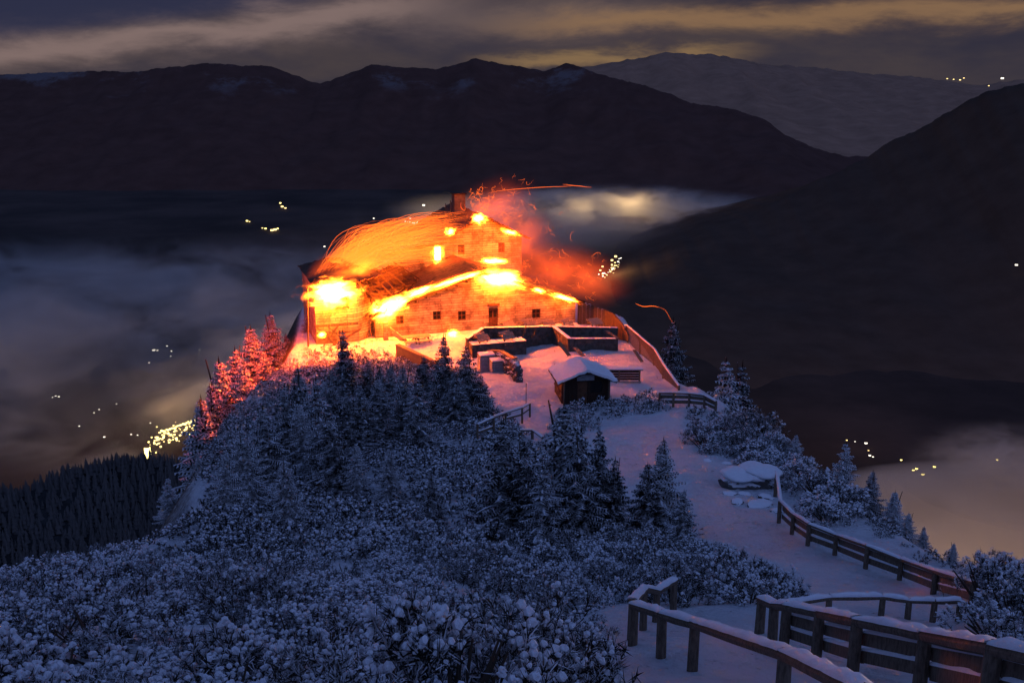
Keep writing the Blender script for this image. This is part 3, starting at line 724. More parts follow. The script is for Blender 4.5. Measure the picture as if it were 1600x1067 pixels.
def window(tf, s0, s1, h0, h1, nx=2, nh=2, lit=False, label=None, name='window', fw=.09, pane_mat=None):
    mb = MB()
    def bar(a0, a1, b0, b1, t0=.10, t1=.2):
        v = [tf(s, t_, h) for h in (b0, b1) for t_ in (t0, t1) for s in (a0, a1)]
        mb.add(v, [(0, 2, 3, 1), (4, 5, 7, 6), (0, 1, 5, 4), (2, 6, 7, 3), (0, 4, 6, 2), (1, 3, 7, 5)])
    bar(s0, s1, h0, h0 + fw); bar(s0, s1, h1 - fw, h1); bar(s0, s0 + fw, h0 + fw, h1 - fw); bar(s1 - fw, s1, h0 + fw, h1 - fw)
    for i in range(1, nx): x = s0 + (s1 - s0) * i / nx; bar(x - .03, x + .03, h0 + fw, h1 - fw, .11, .19)
    for i in range(1, nh): x = h0 + (h1 - h0) * i / nh; bar(s0 + fw, s1 - fw, x - .03, x + .03, .12, .18)
    o = mb.build(name, M['frame'], lodge)
    if label: o['label'] = label
    for i in range(nx):
        for j in range(nh):
            pb = MB(); a0 = s0 + (s1 - s0) * i / nx + .03; a1 = s0 + (s1 - s0) * (i + 1) / nx - .03; b0 = h0 + (h1 - h0) * j / nh + .03; b1 = h0 + (h1 - h0) * (j + 1) / nh - .03
            v = [tf(s, t_, h) for h in (b0, b1) for t_ in (.14, .155) for s in (a0, a1)]
            pb.add(v, [(0, 2, 3, 1), (4, 5, 7, 6), (0, 1, 5, 4), (2, 6, 7, 3), (0, 4, 6, 2), (1, 3, 7, 5)])
            pb.build('pane', pane_mat or (M['lamp'] if lit else M['pane']), o)
    return o
EH = 4.25; APX = (12.45, 7.95)
f0 = frame_tf(0, 0, 0)
WINS = []
for u, v, wv, hv in [(625, 500, .9, 1.0), (683, 493, 1.0, 1.05), (722, 493, 1.0, 1.1), (838, 490, 1.1, 1.15)]:
    a, h = loc(u, v, 0); WINS.append((a - wv / 2, a + wv / 2, h - hv / 2, h + hv / 2))
aD, hD = loc(771, 492, 0); DOOR = (aD - .6, aD + .6, FL, 3.75)
SLOT = (*[loc(617, 541, 0)[0] + q for q in (-.7, .7)], .75, 1.15)
mb = MB(); panel(mb, f0, 0, 24.5, -1.2, EH, .55, WINS + [DOOR], APX); fw_ = mb.build('front_wall', M['stone'], lodge)
mb = MB()
panel(mb, frame_tf(.0, 12, -math.pi / 2), 0, 11.4, -1.2, EH, .5, []); panel(mb, frame_tf(24.5, .6, math.pi / 2), 0, 11.4, -1.2, EH - .3, .5, [])
mb.build('side_wall', M['stone'], lodge)
for i, wv in enumerate(WINS): window(f0, *wv, nx=2, nh=2)
# door with a pediment board over it
mb = MB(); mb.box(((DOOR[0] + DOOR[1]) / 2, .3, (DOOR[2] + DOOR[3]) / 2), (1.14, .08, DOOR[3] - DOOR[2] - .04)); dr = mb.build('door', M['frame'], lodge)
for k in (0, 1):
    mb = MB(); mb.box(((DOOR[0] + DOOR[1]) / 2 - .27 + .54 * k, .24, DOOR[2] + 1.75), (.36, .05, .75)); mb.build('pane', M['pane'], dr)
mb = MB(); mb.box(((DOOR[0] + DOOR[1]) / 2, -.06, DOOR[3] + .42), (1.5, .1, .28)); mb.build('lintel_board', M['frame'], lodge)
def roof_slab(name, p00, p10, p11, p01, th=.22, nu=24, nv=14, jag=0.0, mtl='roof', seed=0, parent=lodge, hole=None, wob=.05):
    """roof plane with uneven battens and, where burnt, a ragged edge or hole"""
    rs = np.random.default_rng(seed); mb = MB(); P = [np.array(q, float) for q in (p00, p10, p11, p01)]
    nrm = np.cross(P[1] - P[0], P[3] - P[0]); nrm /= np.linalg.norm(nrm)
    if nrm[2] < 0: nrm = -nrm
    T = np.zeros((nu + 1, nv + 1, 3))
    for i in range(nu + 1):
        for j in range(nv + 1):
            s_, t_ = i / nu, j / nv
            q = P[0] * (1 - s_) * (1 - t_) + P[1] * s_ * (1 - t_) + P[2] * s_ * t_ + P[3] * (1 - s_) * t_
            q = q + nrm * rs.normal(0, wob) + (rs.normal(0, jag, 3) if jag and (i in (0, nu) or j in (0, nv)) else 0); T[i, j] = q
    A = T.reshape(-1, 3); vs = np.vstack([A, A - nrm * th]); n = len(A); fs = []; keep = set()
    for i in range(nu):
        for j in range(nv):
            if hole and hole(i / nu, j / nv, rs): continue
            keep.add((i, j))
    def idx(i, j): return i * (nv + 1) + j
    for i, j in keep:
        a, b_, c, d = idx(i, j), idx(i + 1, j), idx(i + 1, j + 1), idx(i, j + 1)
        fs.append((a, b_, c, d)); fs.append((n + d, n + c, n + b_, n + a))
        for (di, dj, p, q) in ((-1, 0, d, a), (1, 0, b_, c), (0, -1, a, b_), (0, 1, c, d)):
            if (i + di, j + dj) not in keep: fs.append((p, p + n, q + n, q))
    mb.add(vs, fs); return mb.build(name, M[mtl], parent)
RH = 8.25; OV = 1.0
el_, er_ = (-.9, EH - .15), (25.3, EH - .35)
roof_slab('roof', (el_[0], -OV, el_[1]), (APX[0], -OV, RH), (APX[0], 12.4, RH), (el_[0], 12.4, el_[1]), seed=1, jag=.05, nu=26)
roof_slab('roof', (APX[0], -OV, RH), (er_[0], -OV, er_[1]), (er_[0], 12.4, er_[1]), (APX[0], 12.4, RH), seed=2, jag=.05, nu=26)
for i in range(11):                                      # rafter ends and purlins under the front overhang
    s_ = (i + .5) / 11; a = el_[0] + (APX[0] - el_[0]) * s_; h = el_[1] + (RH - el_[1]) * s_ - .42
    mb = MB(); mb.box((a, -.45, h), (.16, 1.0, .2)); mb.build('purlin_end', M['char'], lodge)
    a = APX[0] + (er_[0] - APX[0]) * s_; h = RH + (er_[1] - RH) * s_ - .42
    mb = MB(); mb.box((a, -.45, h), (.16, 1.0, .2)); mb.build('purlin_end', M['char'], lodge)
for p_, q_ in (((el_[0], -OV - .06, el_[1] - .05), (APX[0], -OV - .06, RH - .05)), ((APX[0], -OV - .06, RH - .05), (er_[0], -OV - .06, er_[1] - .05))):
    mb = MB(); mb.beam(p_, q_, .07, .32); mb.build('barge_board', M['char'], lodge)

# tall block behind
UB = 12.0; ua0, ua1, uh = 11.3, 21.8, 10.3; uap = (16.45, 12.9)
f1 = frame_tf(0, UB, 0)
UW = [(13.2, 14.1, 8.2, 9.5), (18.6, 19.5, 8.2, 9.5)]
mb = MB(); panel(mb, f1, ua0, ua1, -1, uh, .6, UW, uap); panel(mb, frame_tf(ua0, 26, -math.pi / 2), 0, 13.3, -1, uh, .5, []); panel(mb, frame_tf(ua1, UB + .65, math.pi / 2), 0, 13.3, -1, uh, .5, [])
mb.build('upper_wall', M['stone'], lodge)
for q in UW: window(f1, *q)
roof_slab('upper_roof', (ua0 - .9, UB - .8, uh - .25), (uap[0], UB - .8, 13.2), (uap[0], 26.5, 13.2), (ua0 - .9, 26.5, uh - .25), seed=3, jag=.04)
roof_slab('upper_roof', (uap[0], UB - .8, 13.2), (ua1 + .9, UB - .8, uh - .25), (ua1 + .9, 26.5, uh - .25), (uap[0], 26.5, 13.2), seed=4, jag=.04)
mb = MB(); mb.box((15.2, 18.5, 13.6), (1.5, 1.3, 3.2)); ch = mb.build('chimney', M['retain'], lodge)
mb = MB(); mb.box((15.2, 18.5, 15.28), (1.8, 1.6, .16)); mb.build('chimney_cap', M['char'], ch)
mb = MB(); mb.tube([(13.7, 17, 11), (13.7, 17, 14.6)], .07, 6); mb.build('roof_pole', M['metal'], lodge)
mb = MB(); mb.tube([(13.0, 17, 11), (13.0, 17, 14.2)], .05, 6); mb.build('roof_pole', M['metal'], lodge)
# middle block with a lean-to roof and the burning window
f2 = frame_tf(0, UB - .9, 0)
aw, hw = loc(684, 396, UB - .9); aw2, hw2 = loc(660, 425, UB - .9)
MW = [(aw - .5, aw + .5, hw - .95, hw + .95), (aw2 - .22, aw2 + .22, hw2 - .5, hw2 + .5)]
mb = MB(); panel(mb, f2, 4.2, ua0 - .02, -1, 9.5, .5, MW); panel(mb, frame_tf(4.2, 25, -math.pi / 2), 0, 13.3, -1, 8.0, .5, [])
mb.build('middle_wall', M['stone'], lodge)
window(f2, *MW[0], nx=1, nh=2, lit=True, label='tall window lit white by the fire inside'); window(f2, *MW[1], nx=1, nh=1)
roof_slab('middle_roof', (3.6, UB - 1.5, 9.3), (ua0 - .05, UB - 1.5, 10.3), (ua0 - .05, 25.4, 10.6), (3.6, 25.4, 8.4), seed=5, jag=.06, nu=14)

# hall on the left, its right side cut off at a slant
HH = 8.3; HPOLY = [(-6.8, -.7), (-2.1, -.7), (.5, 1.9), (.5, 9.5), (-6.8, 9.5)]
hm = MB(); a0w, h0w = loc(535, 473, -.6)
for k in range(5):
    (xa, ya), (xb, yb) = HPOLY[k], HPOLY[(k + 1) % 5]; an = math.atan2(yb - ya, xb - xa); ln_ = math.hypot(xb - xa, yb - ya); tf = frame_tf(xa, ya, an)
    ops = [(a0w + 6.8 - .75, a0w + 6.8 + .75, h0w - .75, h0w + .75)] if k == 0 else []
    panel(hm, tf, 0.0 if k != 1 else .02, ln_ - .03, -3.2, HH, .4, ops)
    if ops: window(tf, *ops[0], nx=2, nh=2, fw=.14)
hm.build('hall_wall', M['stone'], lodge)
RP = [(-7.15, -1.5), (-1.7, -1.5), (1.4, 1.5), (1.4, 10.0), (-7.15, 10.0)]; RA = [(-4.2, 2.6), (-3.2, 2.4), (-2.8, 3.2), (-2.8, 6.5), (-4.4, 6.5)]
for k in range(5):
    p, q = RP[k], RP[(k + 1) % 5]; r1, r2 = RA[(k + 1) % 5], RA[k]
    roof_slab('hall_roof', (*p, HH), (*q, HH), (*r1, 9.7), (*r2, 9.7), nu=10, nv=8, th=.16, seed=20 + k, wob=.03, jag=.03)
# charred roof slope between the hall and the front wing, its boards fallen in
Q = [(-1.9, -.9, 8.1), (3.2, 4.2, 8.9), (6.2, 4.6, 6.6), (.2, -.9, 4.75)]
roof_slab('burnt_roof', Q[0], Q[1], Q[2], Q[3], nu=16, nv=12, jag=.12, wob=.10, mtl='char', seed=31, hole=lambda s_, t_, rs: (s_ - .45) ** 2 + (t_ - .5) ** 2 < .02 or rs.random() < .03)
for i in range(7):
    s_ = i / 6; p = np.array(Q[0]) * (1 - s_) + np.array(Q[1]) * s_; q = np.array(Q[3]) * (1 - s_) + np.array(Q[2]) * s_
    mb = MB(); mb.beam(p + (0, 0, .22), q + (random.uniform(-.3, .3), 0, .2 + random.uniform(-.1, .3)), .12, .16); mb.build('rafter', M['char'], lodge)
# timbers round the foot of the hall
bz = -1.35
for p, q, wd_ in [((-6.9, bz, -1.5), (-6.9, bz, 3.6), .2), ((-2.2, bz, -1), (-2.2, bz, 8.0), .24), ((-1.1, bz - .3, -.5), (-1.1, bz - .3, 6.2), .16), ((-.5, bz, 0), (-.5, bz, 5.2), .16), ((-6.9, bz, 3.5), (-2.2, bz, 3.5), .2), ((-6.9, bz, 2.6), (-2.2, bz, 2.6), .14),
                  ((-6.8, bz, 3.4), (-4.2, bz, .4), .15), ((-4.4, bz, 3.4), (-6.7, bz, .5), .15), ((-5.6, bz, 3.4), (-3.4, bz, 1.2), .12), ((-6.9, bz - .3, .3), (-2.0, bz - .3, 2.9), .2), ((-7.6, bz - .2, 8.0), (-7.9, bz, -1), .14)]:
    mb = MB(); mb.beam(p, q, wd_, wd_); mb.build('timber_brace', M['wood'], lodge)
mb = MB(); mb.box((.9, -1.2, 1.6), (.5, .5, 3.5)); mb.beam((1.2, -1.3, 2.6), (3.2, -2.2, .9), .3, .5); mb.build('buttress', M['stone'], lodge)

# ------------------------------------------------------------------ terrace walls
def lw(u, v, b): a, h = loc(u, v, b); return a, h
def wall_thing(name, label, pts, th, h0, mtl='retain', cap=True, stones=True, cat='wall'):
    """stone wall along pts = (a, b, top h) with coping stones as parts"""
    root = empty(name, Wd(*pts[0][:2], h0), ROT, label, cat); rs = random.Random(len(label)); off = np.array([pts[0][0], pts[0][1], h0])
    for i in range(len(pts) - 1):
        p, q = np.array(pts[i], float), np.array(pts[i + 1], float); d = q - p; L = math.hypot(d[0], d[1]); dn = np.array([d[0], d[1], 0]) / L; nn = np.array([-dn[1], dn[0], 0])
        mb = MB()
        rows = max(2, int((max(p[2], q[2]) - h0) / .5)) if stones else 1
        n = max(1, int(L / 1.0)) if stones else 1
        for r in range(rows):
            for k in range(n):
                s0_, s1_ = k / n, (k + 1) / n
                sh = .5 / n if r % 2 else 0; s0_ = max(0, s0_ - sh); s1_ = min(1, s1_ - sh) if k < n - 1 else 1
                c0, c1 = p + d * s0_, p + d * s1_
                z00 = h0 + (c0[2] - h0) * r / rows; z01 = h0 + (c0[2] - h0) * (r + 1) / rows; z10 = h0 + (c1[2] - h0) * r / rows; z11 = h0 + (c1[2] - h0) * (r + 1) / rows
                g_ = .025 if stones else 0; o_ = rs.uniform(-.03, .03) if stones else 0
                e0 = dn * g_
                v = []
                for t_ in (-o_, th):
                    v += [np.array([*(c0 + e0 + nn * t_)[:2], z00 + g_]), np.array([*(c1 - e0 + nn * t_)[:2], z10 + g_]), np.array([*(c1 - e0 + nn * t_)[:2], z11]), np.array([*(c0 + e0 + nn * t_)[:2], z01])]
                mb.add(np.array(v) - off, [(0, 1, 2, 3), (5, 4, 7, 6), (3, 2, 6, 7), (1, 0, 4, 5), (0, 3, 7, 4), (2, 1, 5, 6)])
        core = [np.array([*(p + nn * .08)[:2], h0]), np.array([*(q + nn * .08)[:2], h0]), np.array([*(q + nn * .08)[:2], q[2] - .03]), np.array([*(p + nn * .08)[:2], p[2] - .03])]
        core += [c + nn * (th - .12) for c in core]
        mb.add(np.array(core) - off, [(0, 1, 2, 3), (5, 4, 7, 6), (3, 2, 6, 7), (1, 0, 4, 5), (0, 3, 7, 4), (2, 1, 5, 6)])
        mb.build('stonework', M[mtl], root)
        if cap:
            k = max(1, int(L / 1.3))
            for j in range(k):
                c0 = p + d * j / k + dn * .02; c1 = p + d * (j + 1) / k - dn * .02; cb = MB()
                cb.beam(c0 + nn * th / 2 + (0, 0, .08) - off, c1 + nn * th / 2 + (0, 0, .08) - off, th + .14, .14); cb.build('coping_stone', M['rock'], root)
    return root
bw = -5.4
aA, hA = lw(731, 531, bw - 1.0); aB, hB = lw(757, 514, bw); aC, hC = lw(862, 512, bw); aE, hE = lw(966, 514, bw)
HT = min(2.6, hB)
wall_thing('retaining_wall', 'long dark stone retaining wall carrying the terrace before the lodge', [(aA, bw - 1.0, hA), (aB, bw, hB), (aC, bw, hC), (aE, bw, hE)], .4, -2.4)
aF, hF = lw(888, 531, bw - 4.2); aG, hG = lw(966, 531, bw - 4.2)
wall_thing('wing_wall', 'short orange-lit stone wall running from the terrace wall towards the hut', [(aC + .1, bw - .05, hC), (aF, bw - 4.2, hF)], .35, -2.4)
wall_thing('yard_wall', 'low dark stone wall behind the snow-roofed hut', [(aF + .1, bw - 4.25, hF), (aG, bw - 4.25, hG)], .5, -2.6)
aH, hH = lw(775, 538, bw - 2.4); aI, hI = lw(823, 537, bw - 2.4)
wall_thing('stone_platform', 'dark stone block below the terrace wall with picnic tables on top', [(lw(738, 545, bw - 2.4)[0], bw - 2.4, hH), (aI, bw - 2.4, hH)], 1.8, -2.6, cat='platform')
# ------------------------------------------------------------------ picnic tables tipped over on the terrace
def picnic_table():
    root = empty('picnic_table')
    for y in (-.32, -.11, .11, .32):
        mb = MB(); mb.box((0, y, .74), (1.7, .17, .05)); mb.build('plank', M['palewood'], root)
    for y in (-.72, .72):
        mb = MB(); mb.box((0, y, .45), (1.7, .26, .05)); mb.build('bench_seat', M['palewood'], root)
    for x in (-.6, .6):
        for sg in (-1, 1):
            mb = MB(); mb.beam((x, sg * .2, .7), (x, sg * .62, 0), .08, .1); mb.build('leg', M['fence'], root)
        mb = MB(); mb.beam((x, -.8, .4), (x, .8, .4), .06, .1); mb.build('cross_bar', M['fence'], root)
    return root
tproto = None
for u, v, b, tilt, rz, lab in [(789, 508, -2.6, 58, .5, 'tilted picnic table on the terrace, first from the left'), (823, 507, -2.6, 62, .3, 'tilted picnic table on the terrace below the right end of the big flame'),
                          (853, 508, -2.6, 55, .4, 'tilted picnic table below the right window of the lodge'), (882, 508, -2.6, 60, .5, 'tilted picnic table under the burning right eave'),
                          (928, 510, -3.4, 35, .2, 'picnic table lying at the right end of the terrace'),
                          (750, 530, -6.7, 48, .5, 'snowy picnic table at the left end of the stone block'), (789, 527, -6.7, 48, .45, 'snowy picnic table on the stone block beside the broken branches'),
                          (660, 542, -2.5, 15, .2, 'dark picnic table on the yard before the lodge wall'), (640, 540, -2.6, 10, .1, 'dark low table left of the others on the yard'), ]:
    t_ = tproto if tproto is None else copy_tree(tproto)
    if tproto is None: tproto = t_ = picnic_table()
    a, h = loc(u, v, b); hh = max(h, (hH + .1 if b < -5 else FL + .45)) if u > 700 else FL + .1
    t_.location = Wd(a, b, hh - .25); t_.rotation_euler = (R(tilt), 0, ROT + rz); tag(t_, lab, 'picnic table', 'picnic tables round the lodge')
mb = MB()
for p, q, r_ in [((0, 0, 0), (.55, .1, 2.0), .07), ((.1, 0, .1), (-.9, 0, 1.1), .07), ((.35, 0, 1.2), (.05, 0, .3), .05), ((1.3, 0, .5), (1.7, .1, 1.9), .06), ((.3, .1, 1), (.62, .1, 2.3), .05)]:
    mb.tube([p, (np.array(p) + np.array(q)) / 2 + (.05, 0, .05), q], [r_, r_ * .8, r_ * .5], 5)
a, h = loc(815, 538, -6.8); tag(mb.build('broken_branches', M['wood'], None, Wd(a, -6.6, h + .1)), 'forked broken branches leaning on the dark terrace wall', 'branches')

# ------------------------------------------------------------------ small hut
hp = hit(908, 621); hut = empty('wooden_hut', hp, R(8), 'small dark wooden hut with a snow-covered gable roof', 'hut')
HW, HD_, HE, HR = 4.15, 3.3, 2.15, 2.95
mb = MB()
hf = frame_tf(-HW / 2, -HD_ / 2, 0)
panel(mb, hf, 0, HW, -.6, HE, .12, [(1.38, 2.28, 0, 1.95), (2.53, 3.58, .95, 1.95)], (HW / 2, HR - .1)); mb.build('front_wall', M['hutwood'], hut)
mb = MB(); mb.box((-HW / 2 + .06, .05, .9), (.12, HD_ - .15, 3.0)); mb.build('side_wall', M['hutwood'], hut)
mb = MB(); mb.box((HW / 2 - .06, .05, .9), (.12, HD_ - .15, 3.0)); mb.build('side_wall', M['hutwood'], hut)
mb = MB(); mb.box((0, HD_ / 2, .9), (HW, .12, 3.0)); mb.build('back_wall', M['hutwood'], hut)
for k in range(14):
    x = -HW / 2 + .16 + k * (HW - .32) / 13
    top = HE + (HR - HE) * (1 - abs(x) / (HW / 2)) - .2
    if -.75 < x < .25: z0_, z1_ = 2.0, top
    elif .42 < x < 1.55: z0_, z1_ = 2.0, top
    else: z0_, z1_ = -.3, top
    mb = MB(); mb.box((x, -HD_ / 2 - .02, (z0_ + z1_) / 2), (.26, .035, z1_ - z0_)); mb.build('board', M['hutwood'], hut)
mb = MB(); mb.box((-.25, -HD_ / 2 + .05, .97), (.86, .06, 1.9)); dd = mb.build('door', M['frame'], hut); mb = MB(); mb.box((.1, -HD_ / 2 - .0, .95), (.05, .08, .14)); mb.build('handle', M['metal'], dd)
mb = MB(); mb.box((.97, -HD_ / 2 + .04, 1.45), (1.0, .04, .96)); mb.build('window', M['pane'], hut)
mb = MB(); mb.box((0, -HD_ / 2 - .1, 2.35), (1.5, .06, .52)); mb.build('sign_board', M['sign'], hut)
for x in (-HW / 2 + .1, HW / 2 - .1):
    mb = MB(); mb.box((x, -HD_ / 2 - .55, .85), (.14, .14, 3.0)); mb.build('post', M['wood'], hut)
for sg in (-1, 1):
    x1 = sg * (HW / 2 + .55); hm_ = HR - (HR - HE) / (HW / 2) * (HW / 2 + .55) + .12
    e1, e2 = ((x1, hm_), (0, HR + .12)) if sg < 0 else ((0, HR + .12), (x1, hm_))
    roof_slab('roof', (e1[0], -HD_ / 2 - .8, e1[1]), (e2[0], -HD_ / 2 - .8, e2[1]), (e2[0], HD_ / 2 + .4, e2[1]), (e1[0], HD_ / 2 + .4, e1[1]), th=.12, nu=6, nv=8, wob=0, mtl='hutwood', parent=hut)
    roof_slab('snow_cover', (e1[0], -HD_ / 2 - .84, e1[1] + .2), (e2[0], -HD_ / 2 - .84, e2[1] + .2), (e2[0], HD_ / 2 + .42, e2[1] + .2), (e1[0], HD_ / 2 + .42, e1[1] + .2), th=.2, nu=10, nv=12, wob=.012, jag=.02, mtl='snow', parent=hut, seed=8)
mb = MB(); mb.beam((-.6, 2.6, HR + .2), (-1.2, 4.4, HR + 1.0), .35, .08); mb.build('ridge_board', M['fence'], hut)
for y in (-1.6, -.2, 1.2): mb = MB(); mb.box((-HW / 2 - .05, y, .9), (.05, .9, .14)); mb.build('batten', M['wood'], hut)

# ------------------------------------------------------------------ fences
def snow_strip(p, q, wd, seed, n=9, ht=.07):
    rs = np.random.default_rng(seed); p = np.asarray(p, float); q = np.asarray(q, float); d = q - p; L = np.linalg.norm(d); dn = d / L; sd = np.cross(dn, (0, 0, 1)); sd /= np.linalg.norm(sd)
    n = max(4, int(L / .22)); mb = MB(); vs = []; fs = []
    prof_ = [(-.5, 0), (-.46, .6), (-.2, 1.0), (.2, 1.0), (.46, .6), (.5, 0)]
    for i in range(n + 1):
        hh = ht * rs.uniform(.6, 1.25) * (1 if 0 < i < n else .5); ww = wd * rs.uniform(.9, 1.12)
        for s_, t_ in prof_: vs.append(p + d * i / n + sd * s_ * ww + np.array([0, 0, 1]) * t_ * hh)
    for i in range(n):
        for k in range(5): fs.append((i * 6 + k, i * 6 + k + 1, (i + 1) * 6 + k + 1, (i + 1) * 6 + k))
    fs.append(tuple(range(6))); fs.append(tuple(range(n * 6, n * 6 + 6))[::-1])
    mb.add(vs, fs); return mb
def fence(label, posts, planks=(), top=True, pw=.13, topw=.17, name='wooden_fence', snow=.075, Ys=None, rail_only=(), plank_from=0, plank_h=.17, round_top=True, extra_end=None, cat='fence', infill=False):
    """posts = (u, foot v, head v); planks = heights as fractions of the post"""
    P = []
    for i, (u, vb, vt) in enumerate(posts):
        if Ys: b_ = px(u, vb, Ys[i]); b_[2] = float(gz(b_[0], b_[1]))
        else: b_ = hit(u, vb)
        tp = px(u, vt, b_[1]); P.append((b_, max(.35, tp[2] - b_[2])))
    root = empty(name, P[0][0], 0, label, cat); off = P[0][0]
    for i, (b_, h) in enumerate(P):
        if i in rail_only: continue
        mb = MB(); ls = random.Random(i); mb.tube([(*(b_ - off)[:2], (b_ - off)[2] - .5), (b_ - off) + (ls.uniform(-.02, .02), ls.uniform(-.02, .02), h - .03)], [pw * .56, pw * .5], 8); mb.build('post', M['fence'], root)
    for i in range(len(P) - 1):
        (b0, h0), (b1, h1) = P[i], P[i + 1]; d = (b1 - b0); dn = d / np.linalg.norm(d); sd = np.cross(dn, (0, 0, 1)); sd = sd / np.linalg.norm(sd)
        if sd @ ((b0 + b1) / 2) < 0: sd = -sd
        if top:
            p, q = b0 - off + (0, 0, h0), b1 - off + (0, 0, h1); mb = MB(); mb.tube([p - dn * .03, (p + q) / 2 + (0, 0, random.uniform(-.02, .02)), q + dn * .03], topw * .5, 8); rl = mb.build('top_rail', M['fence'], root)
            snow_strip(p + (0, 0, topw * .3), q + (0, 0, topw * .3), topw * 1.12, i + 50, ht=snow).build('snow_cap', M['snow'], rl, smooth=True)
        if i >= plank_from:
            for f_ in planks:
                p, q = b0 - off + (0, 0, h0 * f_) + sd * (pw * .5 + .035), b1 - off + (0, 0, h1 * f_) + sd * (pw * .5 + .035)
                mb = MB(); mb.beam(p, q, .05, plank_h * random.uniform(.9, 1.1)); pl = mb.build('plank', M['fence'], root)
                snow_strip(p + (0, 0, plank_h * .5), q + (0, 0, plank_h * .5), .085, i + 80 + int(f_ * 10), ht=snow * .8).build('snow_cap', M['snow'], pl, smooth=True)
        if infill:
            L = np.linalg.norm(d); n = int(L / .3)
            for k in range(n):
                s_ = (k + .5) / n; c = b0 + d * s_ - off; hh = h0 * (1 - s_) + h1 * s_
                mb = MB(); mb.box(c + (0, 0, hh * .48), (.12, .04, hh * .9), math.atan2(d[1], d[0])); mb.build('slat', M['fence'], root)
    return root
fence('long plank fence with two rails curving down the right side of the snowy path',
      [(1211, 776, 738), (1217, 817, 783), (1237, 835, 803), (1262, 853, 819), (1304, 868, 836), (1352, 889, 853), (1405, 906, 874), (1458, 928, 893), (1519, 945, 912)], planks=(.33, .70), pw=.2, topw=.17, plank_h=.26, snow=.09, plank_from=1)
fence('single-rail snowy fence running down to the bottom edge, left of the plank fence',
      [(988, 1008, 945), (1033, 1030, 960), (1081, 1050, 974), (1222, 1100, 1022), (1345, 1170, 1084)], pw=.19, topw=.20, snow=.09)
fence('short bent snowy railing behind the start of the single-rail fence', [(986, 1000, 940), (1005, 985, 920), (1024, 972, 924), (1052, 955, 906)], pw=.18, topw=.19, snow=.09)
fence('heavy plank fence with thick snow on top at the lower right',
      [(1186, 990, 936), (1207, 1002, 946), (1224, 1012, 947), (1275, 1032, 958), (1332, 1052, 970), (1436, 1075, 992), (1540, 1105, 1012), (1680, 1150, 1045)], planks=(.32, .66), plank_from=2, pw=.22, topw=.22, plank_h=.24, snow=.10)
fence('thin snowy handrail behind the heavy plank fence', [(1224, 975, 943), (1294, 968, 933), (1376, 963, 932), (1418, 968, 938), (1457, 972, 939), (1497, 970, 938)], pw=.16, topw=.15, snow=.085)
fence('low plank fence on the brow below the terrace railing', [(1030, 634, 614), (1052, 636, 614), (1076, 636, 615), (1100, 638, 618), (1118, 645, 628)], planks=(.35, .7), pw=.2, topw=.2, plank_h=.28, snow=.1)
fence('long wooden terrace railing descending on the right of the yard', [(978, 530, 508), (1000, 548, 527), (1022, 568, 546), (1036, 592, 570), (1060, 630, 608)], Ys=[114, 108, 102, 96, 88], pw=.2, topw=.22, snow=.08, infill=True, name='terrace_railing', cat='railing')
fence('snowy handrail with a lower rail beside the steps in the middle', [(746, 694, 664), (772, 688, 652), (790, 668, 645), (816, 662, 637), (828, 652, 630)], planks=(.55,), pw=.16, topw=.16, plank_h=.16, snow=.12, name='handrail', cat='handrail')
fence('short low rail at the left of the snowy path below the steps', [(812, 690, 672), (832, 688, 672), (848, 700, 684)], pw=.2, topw=.18, snow=.1, name='handrail', cat='handrail')
pp = hit(822, 634); mb = MB(); mb.tube([(0, 0, -.3), (0, 0, 1.9)], [.035, .03], 6); mb.tube([(0, 0, 1.9), (0, 0, 2.0)], [.05, .02], 6); tag(mb.build('marker_pole', M['metal'], None, pp), 'thin upright marker pole in the pink snow of the path', 'pole')
# board fence curving away right of the lodge
def board_fence(label, tops, H, Ys):
    T = [px(u, v, y) for (u, v), y in zip(tops, Ys)]; root = empty('board_fence', T[0] - (0, 0, H), 0, label, 'fence'); off = T[0] - (0, 0, H)
    for i in range(len(T) - 1):
        d = T[i + 1] - T[i]; L = np.hypot(d[0], d[1]); n = max(2, int(L / .42))
        for k in range(n):
            c = T[i] + d * (k + .5) / n - off; mb = MB(); mb.box(c - (0, 0, H * .5 + random.uniform(0, .06)), (L / n - .03, .06, H), math.atan2(d[1], d[0])); mb.build('board', M['wood'], root)
        mb = MB(); mb.beam(T[i] - off + (0, 0, .03), T[i + 1] - off + (0, 0, .03), .16, .08); mb.build('top_rail', M['wood'], root)
        mb = MB(); mb.box(T[i] - off - (0, -.08, H * .5), (.18, .18, H + .1)); mb.build('post', M['wood'], root)
board_fence('orange-lit board fence curving away from the right corner of the lodge', [(904, 473), (928, 478), (946, 484), (960, 492), (972, 506), (982, 524)], 2.9, [118.5, 119, 118.5, 117, 114.5, 112])
# low sloping wall left of the dark spruce pair
def sloped_wall(label, a_, b_, H, y0, y1):
    A = px(*a_, y0); B = px(*b_, y1); root = empty('snowy_wall', A - (0, 0, H), 0, label, 'wall'); off = A - (0, 0, H)
    mb = MB(); mb.beam(A - off - (0, 0, H * .5), B - off - (0, 0, H * .5), .4, H); mb.build('stonework', M['rock'], root)
    mb = MB(); mb.beam(A - off + (0, 0, .06), B - off + (0, 0, .06), .5, .12); mb.build('coping_stone', M['fence'], root)
sloped_wall('low sloping parapet with a lit edge below the lodge front', (621, 539), (684, 568), 1.4, 105, 97)
